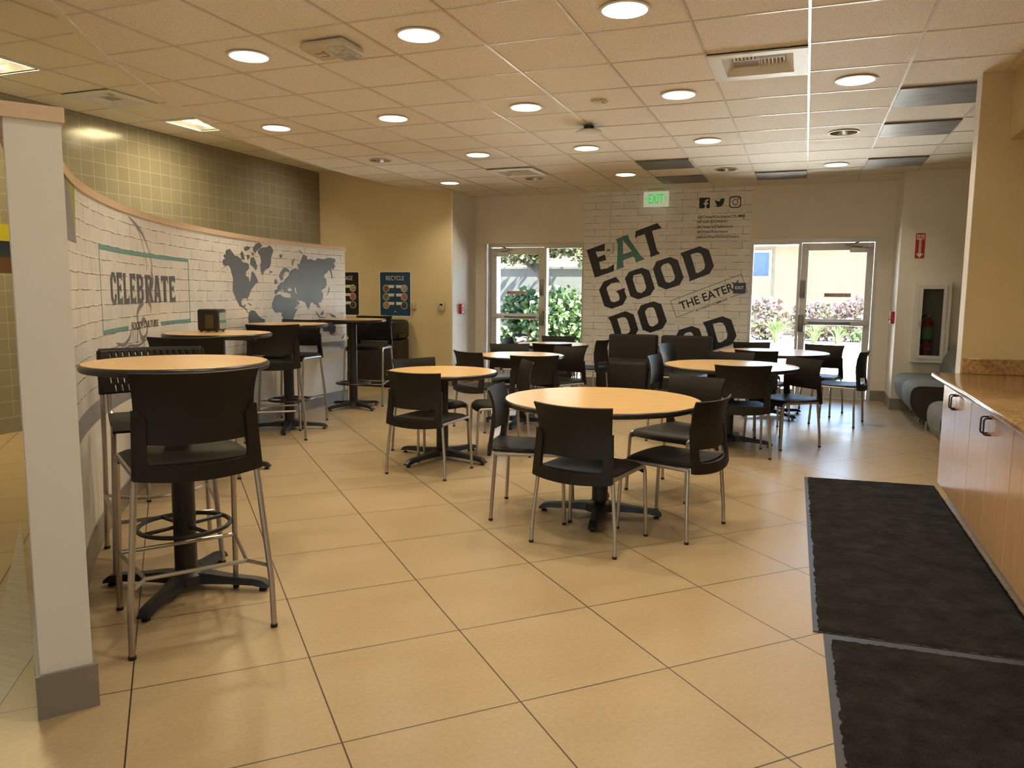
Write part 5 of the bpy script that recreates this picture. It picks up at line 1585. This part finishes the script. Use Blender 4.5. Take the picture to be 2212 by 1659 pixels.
def troffer(x0, x1, y0, y1, label, power):
    root = empty('fluorescent_light', ((x0 + x1) / 2, (y0 + y1) / 2, ZU))
    tag(root, label, 'ceiling light')
    hx, hy = (x1 - x0) / 2, (y1 - y0) / 2
    mb = MB(); mb.prism([rect(-hx, hx, -hy, hy), rect(-hx + .03, hx - .03, -hy + .03, hy - .03)], lambda a, b, d: (a, b, -.004 + d), .014); mb.build('frame', 'whitemetal', root, smooth=0)
    mb = MB()
    prof = [(-hx + .03, 0.0), (-hx + .06, .07), (-0.15, .09), (0.15, .09), (hx - .06, .07), (hx - .03, 0.0)]
    mb.grid([[(x, -hy + .03, z) for x, z in prof], [(x, hy - .03, z) for x, z in prof]])
    for s in (-1, 1):
        mb._faces([mb.bm.faces.new([mb.bm.verts.new((x, s * (hy - .03), z)) for x, z in prof])])
    mb.build('reflector', 'whitemetal', root, smooth=0)
    for s in (-.14, .14):
        mb = MB(); mb.tube([(s, -hy + .06, .045), (s, hy - .06, .045)], .016, 10); mb.build('tube', 'tubeglow', root)
    ld = bpy.data.lights.new('troffer_lamp', 'AREA'); ld.shape = 'RECTANGLE'; ld.size = 2 * hx - .1; ld.size_y = 2 * hy - .1
    ld.energy = power; ld.color = TROFFER_COLOR
    lo = bpy.data.objects.new('troffer_lamp', ld); COL.objects.link(lo); lo.parent = root; lo.location = (0, 0, 0.010)
troffer(UX0 - .604 + e, UX0 - e, UY0 - .604 + e, UY0 + .604 - e, 'lit fluorescent ceiling light at the far left picture edge', TROFFER_POWER)
troffer(UX0 - .604 + e, UX0 - e, UY0 + 4 * .604 + e, UY0 + 5 * .604 - e, 'lit fluorescent ceiling light half hidden by the curved soffit edge', TROFFER_POWER * 0.5)
for y in (7.05, 9.2):                    # wall washers hidden above the soffit edge
    ld = bpy.data.lights.new('wall_washer', 'SPOT'); ld.energy = 34; ld.color = CAN_COLOR; ld.spot_size = math.radians(110); ld.spot_blend = 1.0; ld.shadow_soft_size = .05
    lo = bpy.data.objects.new('wall_washer', ld); COL.objects.link(lo); lo.location = (-5.95, y, ZU - .01)
    lo.rotation_euler = Vector((-0.9, 0, -1.1)).to_track_quat('-Z', 'Y').to_euler()

# access point, emergency light, detector
root = empty('wireless_access_point', (-1.87, 6.80, ZC)); tag(root, 'round white access point hanging under the ceiling', 'access point')
mb = MB(); mb.lathe([(0.0, -0.070), (0.085, -0.067), (0.112, -0.058), (0.116, -0.046), (0.108, -0.040)], 36, caps=False); mb.build('cover', 'whitemetal', root)
mb = MB(); mb.lathe([(0.108, -0.040), (0.085, -0.030), (0.045, -0.022), (0.045, 0.0)], 30, caps=False); mb.build('bracket', 'bin', root)
root = empty('emergency_light', (-2.74, 4.12, ZC)); root.rotation_euler = (0, 0, 0)
tag(root, 'beige emergency light with a clear ribbed lamp on the ceiling', 'emergency light')
mb = MB()
mb.box(-0.155, 0.150, -0.12, 0.12, -0.05, 0.0, 0.016, 3); mb.build('housing', 'beigeplastic', root)
mb = MB()
rows = []
for k in range(13):
    a = PI * k / 12
    rows.append([(0.045, -0.11 * math.cos(a), -0.050 - 0.030 * math.sin(a)), (0.145, -0.11 * math.cos(a), -0.050 - 0.030 * math.sin(a) + 0.003 * (k % 2))])
V = mb.grid(rows); mb.cap([r[0] for r in V]); mb.cap([r[1] for r in V]); mb.build('lamp_lens', 'clearlens', root, smooth=0)
mb = MB(); mb.tube([(-0.10, -.03, -.0505), (-.04, -.03, -.0505), (-.035, 0.0, -.0505), (-.04, .03, -.0505), (-.10, .03, -.0505)], .003, 6); mb.lathe([(0.008, -.054), (.008, -.049)], 10, (-.03, -.05, 0)); mb.build('latch', 'alud', root)
root = empty('ceiling_sensor', (-1.565, 5.965, ZC)); tag(root, 'small flat rectangular sensor plate on the ceiling', 'sensor')
mb = MB(); mb.box(-.055, .055, -.048, .048, -.010, 0.007, .004, 2); mb.build('plate', 'beigeplastic', root)
mb = MB(); mb.box(.025, .045, -.03, .03, -.013, -.0102, .001, 1); mb.build('lens', 'clearlens', root)

# ---------------------------------------------------------------- far wall items
root = empty('exit_sign', (-2.045, 11.08, 2.62)); tag(root, 'lit green EXIT sign hanging over the brick mural', 'exit sign')
mb = MB(); mb.box(-.178, .178, -.012, .012, 0, 0.215, .002, 1); mb.build('panel', 'exitface', root, smooth=0)
mb = MB(); mb.box(-.115, .115, -.03, .03, 0.2155, 0.246, .004, 1); mb.build('bracket', 'whitemetal', root)
mb = MB()
put_text(mb, 'EXIT', -.108, .108, 0.045, 0.180, lambda a, b, d: (a, -.0122 - d, b), .003, bold=.02)
mb.build('lettering', 'exitgreen', root, smooth=0)
for s in (-1, 1):
    mb = MB(); mb.prism([[(s * .158, .115), (s * .128, .145), (s * .128, .131), (s * .142, .115), (s * .128, .099), (s * .128, .085)]], lambda a, b, d: (a, -.0122 - d, b), .002); mb.build('arrow', 'exitgreen', root, smooth=0)
root = empty('conduit_outlet', (-2.735, YF, 2.05)); tag(root, 'white surface conduit dropping to an outlet box on the mural', 'outlet')
mb = MB(); mb.box(-.014, .014, -.018, -0.001, 0.077, ZC - 2.05 - 0.001, .003, 1); mb.build('conduit', 'whitemetal', root)
mb = MB(); mb.box(-.060, .060, -.052, -.001, -.072, .076, .010, 3); mb.build('box', 'whitemetal', root)
mb = MB()
for s in (-1, 1): mb.prism([circle(s * .014, -0.012, .018, 20)], lambda a, b, d: (a, -.0522 - d, b - 0.012), .003)
mb.build('receptacle', 'alud', root, smooth=0)
root = empty('exit_plaque', (-0.868, YF, 1.487)); tag(root, 'small navy EXIT plaque on the mural over the word EATERY', 'plaque')
mb = MB(); mb.prism([rrect(-.084, .084, -.074, .074, .006)], lambda a, b, d: (a, -.0035 - d, b), .005); mb.build('plate', 'navysign', root, smooth=0)
mb = MB(); put_text(mb, 'EXIT', -.058, .058, -.016, .026, lambda a, b, d: (a, -.0087 - d, b), .001, bold=.02); mb.build('lettering', 'paper', root, smooth=0)

# posters and controls on the yellow wall
def poster(x0, x1, label, mat, title, nm):
    root = empty('poster', ((x0 + x1) / 2, YY, 1.0)); tag(root, label, 'poster')
    w = (x1 - x0) / 2; h0, h1 = 0.005, 0.705
    f = lambda k: (lambda a, b, d: (a, -k - d, b))
    mb = MB(); mb.prism([rect(-w, w, h0, h1)], f(.001), .003); mb.build('backing', 'paper', root, smooth=0)
    mb = MB(); mb.prism([rrect(-w + .016, w - .016, h0 + .030, h1 - .014, .018)], f(.0042), .001); mb.build('print', mat, root, smooth=0)
    mb = MB(); put_text(mb, title, -0.155 if len(title) < 8 else -.17, 0.155 if len(title) < 8 else .17, h1 - .135, h1 - .070, f(.0054), .0008)
    put_text(mb, 'RECYCLABLES ONLY' if 'REC' in title else 'LANDFILL ONLY', -.05, .05, h1 - .160, h1 - .150, f(.0054), .0008) if False else None
    for r in range(3):
        z = 0.475 - r * 0.128
        for s in (-1, 1):
            mb.prism([[(s * .012, z + .022), (s * .115, z + .022), (s * .115, z - .022), (s * .022, z - .022)]], f(.0054), .0008)
            mb.prism([circle(s * .155, z - .028, .056, 28)], f(.0054), .0009)
    mb.prism([[(-.02, .085), (-.012, .105), (.012, .105), (.02, .085), (.012, .085), (.007, .096), (-.007, .096), (-.012, .085)]], f(.0054), .0008)
    mb.build('lettering', 'paper', root, smooth=0)
    cols = ['brownish', 'greyish', 'greenish', 'rosy', 'tan', 'dark']
    mts = [pm('food ' + c, v, .5, var=.6, scale=40) for c, v in zip(cols, ((.20, .10, .06), (.30, .29, .27), (.16, .20, .09), (.38, .13, .10), (.36, .24, .12), (.06, .05, .05)))]
    for r in range(3):
        for q, s in enumerate((-1, 1)):
            z = 0.475 - r * .128 - .028
            mb = MB(); mb.prism([circle(s * .155, z, .049, 24)], f(.0064), .0008); mb.build('food_picture', mts[(r * 2 + q) % 6], root, smooth=0)
poster(-6.118, -5.568, 'blue RECYCLE poster on the yellow wall', 'blue', 'RECYCLE', 'r')
poster(-7.02, -6.470, 'black GARBAGE poster cut off by the free end of the partition', 'brownblack', 'GARBAGE', 'g')
root = empty('thermostat', (-5.055, YY, 1.185)); tag(root, 'small beige thermostat with dark display on the yellow wall', 'thermostat')
mb = MB(); mb.box(-.052, .052, -.030, -.001, -.062, .062, .006, 2); mb.build('case', 'beigeplastic', root)
mb = MB(); mb.prism([rect(-.022, .022, .012, .040)], lambda a, b, d: (a, -.0302 - d, b), .001); mb.build('display', 'darkvoid', root, smooth=0)
root = empty('card_reader', (-5.525, YY, 1.19)); tag(root, 'narrow beige wall box beside the blue poster', 'wall box')
mb = MB(); mb.box(-.036, .036, -.055, -.001, -.055, .055, .006, 2); mb.build('case', 'beigeplastic', root)
mb = MB(); mb.box(-.004, .004, -.0562, -.0552, -.035, .035); mb.build('slot', 'alud', root, smooth=0)
def pull_station(loc, s, label):
    root = empty('fire_alarm_box', loc); tag(root, label, 'fire alarm')
    mb = MB(); X0, X1 = sorted((s * .001, s * .045)); mb.box(X0, X1, -.062, .062, -.075, .075, .006, 2); mb.build('case', 'red', root)
    mb = MB()
    mb.prism([rect(-.040, .040, -.060, -.005)], lambda a, b, d: (s * (.0452 + d), a, b), .001)
    put_text(mb, 'FIRE', -.035, .035, .030, .052, (lambda a, b, d: (s * (.0452 + d), s * a, b)), .001, .02)
    mb.build('label_print', 'paper', root, smooth=0)
    mb = MB(); Y0, Y1 = sorted((s * .0465, s * .060)); mb.box(Y0, Y1, -.030, .030, -.034, -.016, .003, 1); mb.build('pull_handle', 'alud', root)
pull_station((-4.88, 10.63, 1.148), 1, 'red and white fire alarm box on the pale wall left of the left door')
pull_station((1.04, 10.62, 1.128), -1, 'red fire alarm box on the narrow wall return right of the right door')

# fire extinguisher cabinet and sign
root = empty('extinguisher_cabinet', (1.4195, 10.43, 0.603)); tag(root, 'white framed glass extinguisher cabinet on the alcove wall', 'cabinet')
W_, H_ = .1935, .963
mb = MB(); mb.prism([rect(-W_, W_, 0, H_), rect(-W_ + .045, W_ - .045, .045, H_ - .045)], lambda a, b, d: (a, -.001 - d, b), .075); mb.build('frame', 'whitemetal', root, smooth=0)
mb = MB(); mb.box(-W_ + .035, W_ - .030, .160, .166, .04, H_ - .04); mb.box(-W_ + .0365, W_ - .0305, .0, .160, .0285, .0365); mb.build('back_panel', pm('grey cabinet lining', (.36, .37, .36), .5), root, smooth=0)
mb = MB(); mb.prism([rect(-W_ + .047, W_ - .047, .047, H_ - .047), rect(-W_ + .085, W_ - .085, .085, H_ - .085)], lambda a, b, d: (a, -.068 - d, b), .016)
dr = mb.build('door', 'whitemetal', root, smooth=0)
mb = MB(); mb.box(-W_ + .085, W_ - .085, -.078, -.075, .085, H_ - .085); mb.build('pane', 'smoke', dr, smooth=0)
mb = MB(); mb.box(-W_ + .052, -W_ + .070, -.098, -.0845, .42, .50, .003, 1); mb.build('latch', 'alu', dr)
root = empty('fire_extinguisher', (1.405, 10.510, 0.6405)); tag(root, 'red fire extinguisher with green label inside the glass cabinet', 'fire extinguisher')
root.location.z = 0.6405
mb = MB(); mb.lathe([(0.050, 0.0), (0.056, .008), (0.058, .16), (0.058, .40), (.050, .45), (.024, .485), (.020, .50)], 28); mb.build('cylinder', 'red', root)
mb = MB(); mb.lathe([(.0588, .235), (.0588, .385)], 28, caps=False); mb.build('label_band', 'tag_green', root)
mb = MB(); mb.lathe([(.0588, .215), (.0588, .233)], 28, caps=False); mb.build('label_stripe', 'bin', root)
mb = MB(); mb.prism([circle(0, 0, .026, 20)], lambda a, b, d: (a, -.0586 - d + .0065 * (a / .026) ** 2, .12 + b * .7), .001); mb.build('emblem', 'paper', root, smooth=0)
mb = MB(); mb.box(-.02, .02, -.02, .02, .5005, .535, .004, 1); mb.box(-.014, .045, -.012, .012, .5355, .548, .003, 1); mb.box(-.03, .055, -.01, .01, .556, .566, .003, 1); mb.build('valve_handle', 'alu', root)
mb = MB(); mb.tube(fillet([(-.020, 0, .52), (-.065, 0, .52), (-.074, 0, .44), (-.072, 0, .18)], .04), .010, 8); mb.build('hose', 'bin', root)
root = empty('fire_sign', (1.251, 10.43, 1.846)); tag(root, 'red FIRE EXTINGUISHER arrow sign above the glass cabinet', 'sign')
f = lambda k: (lambda a, b, d: (a, -k - d, b))
mb = MB(); mb.prism([rect(-.051, .051, 0, .296)], f(.001), .002); mb.build('plate', 'red', root, smooth=0)
mb = MB(); mb.prism([[(-.040, .285), (-.040, .222), (-.013, .222), (-.013, .055), (-.040, .055), (0, .008), (.040, .055), (.013, .055), (.013, .222), (.040, .222), (.040, .285), (0, .272)]], f(.0032), .001); mb.build('arrow', 'paper', root, smooth=0)
mb = MB(); put_text(mb, 'FIRE', -.034, .034, .228, .264, f(.0044), .001, .02)
rr_ = Matrix.Rotation(-PI / 2, 4, 'Z')
bm2 = text2d('EXTINGUISHER', 0, .155, -.009, .009, .015)
for v in bm2.verts: v.co = Vector((v.co.y, .062 + v.co.x, 0))
mb.add2d(bm2, f(.0044), .001); bm2.free()
mb.build('lettering', 'red', root, smooth=0)

# recycling bin
root = empty('recycling_bin', (-5.97, 10.0, 0)); tag(root, 'black recycling bin against the yellow wall below the blue poster', 'recycling bin')
mb = MB(); mb.box(-.38, .40, -.23, .28, .02, .70, .03, 3); mb.build('body', 'bin', root)
mb = MB(); mb.box(-.39, .41, -.24, .29, .7005, .985, .06, 4); mb.box(-.30, .02, -.243, -.2405, .74, .82); ld_ = mb.build('hood', 'bin', root)
mb = MB(); put_text(mb, 'MIXED RECYCLABLES', -.27, .10, .765, .795, lambda a, b, d: (a, -.2436 - d, b), .001, .01); mb.build('lettering', 'paper', ld_, smooth=0)
mb = MB(); mb.box(.4105, .440, -.10, .10, .72, .79, .01, 2); mb.build('grip', 'bin', ld_)
for s in (-.3, .32):
    mb = MB(); mb.box(s - .04, s + .04, -.15, .2, 0, .0195); mb.build('foot', 'bin', root, smooth=0)

# dark settee: two modules against the mural
def settee(x0, x1, label):
    cx = (x0 + x1) / 2; w = (x1 - x0) / 2
    root = empty('settee_module', (cx, 10.6, 0)); tag(root, label, 'settee', 'dark settee modules against the brick mural')
    mb = MB(); mb.box(-w, w, -.44, .26, .10, .485, .045, 4); mb.build('seat', 'black_uph', root)
    mb = MB(); mb.box(-w + .005, w - .005, .262, .44, .30, .815, .03, 4); mb.build('backrest', 'black_uph', root)
    for a in (-w + .06, w - .06):
        for b_ in (-.38, .20):
            mb = MB(); mb.lathe([(.018, 0), (.018, .0995)], 12, (a, b_, 0)); mb.build('leg', 'chrome', root)
settee(-2.64, -1.935, 'left dark settee module against the mural, under the letters DO')
settee(-1.885, -1.17, 'right dark settee module against the mural, beside the large letter D')

# grey green lounge modules in the alcove
def lounge(y0, y1, label, back=True, d=0.0):
    cy = (y0 + y1) / 2; w = (y1 - y0) / 2
    root = empty('lounge_seat', (1.45 + d, cy, 0)); tag(root, label, 'lounge seat', 'grey-green lounge seats in the alcove')
    prof = fillet([(.35, .10), (-.30, .10), (-.365, .22), (-.385, .47), (-.02, .475), (.35, .46)], .13, 7)
    prof = fillet([(.38, .0955, 0), (-.26, .0955, 0), (-.385, .24, 0), (-.385, .472, 0), (.38, .472, 0)], .11, 7)
    rows = [[(p[0], y, p[1]) for p in prof] for y in (-w, -w + .012, w - .012, w)]
    for q in (0, 3):
        rows[q] = [(p[0] * .985, p[1], p[2] * .985 + .004) for p in rows[q]]
    mb = MB(); V = mb.grid(rows, True)
    mb.build('seat', 'grey_uph', root, smooth=50)
    inner = [(p[0] * .97, p[1] * .97 + .006) for p in prof]
    for y in (-w + .001, w - .001):
        mb = MB(); mb._faces([mb.bm.faces.new([mb.bm.verts.new((p[0], y, p[1])) for p in inner])])
        mb.build('side_panel', 'black_uph', root, smooth=0)
    if back:
        bp = []
        for k in range(13):
            a = PI / 2 + PI / 2 * (1 - k / 12)
            bp.append((.42 + .33 * math.cos(a), .4735 + .42 * math.sin(a)))
        bp += [(.58, .893), (.58, .4735)]
        mb = MB()
        rows = [[(p[0], y, p[1]) for p in bp] for y in (-w, w)]
        V = mb.grid(rows, True); mb.cap(list(reversed(V[0]))); mb.cap(V[1])
        mb.build('backrest', 'grey_uph', root, smooth=50)
    for a in (-.20, .26):
        for b_ in (-w + .09, w - .09):
            mb = MB(); mb.lathe([(.020, 0), (.020, .008), (.013, .010), (.013, .0965)], 12, (a, b_, 0)); mb.build('leg', 'chrome', root)
lounge(9.62, 10.36, 'far grey-green lounge seat touching the alcove wall')
lounge(8.86, 9.60, 'middle grey-green lounge seat with black side and steel feet')
lounge(6.95, 7.66, 'grey-green lounge seat behind the end of the maple cabinets', d=0.0)
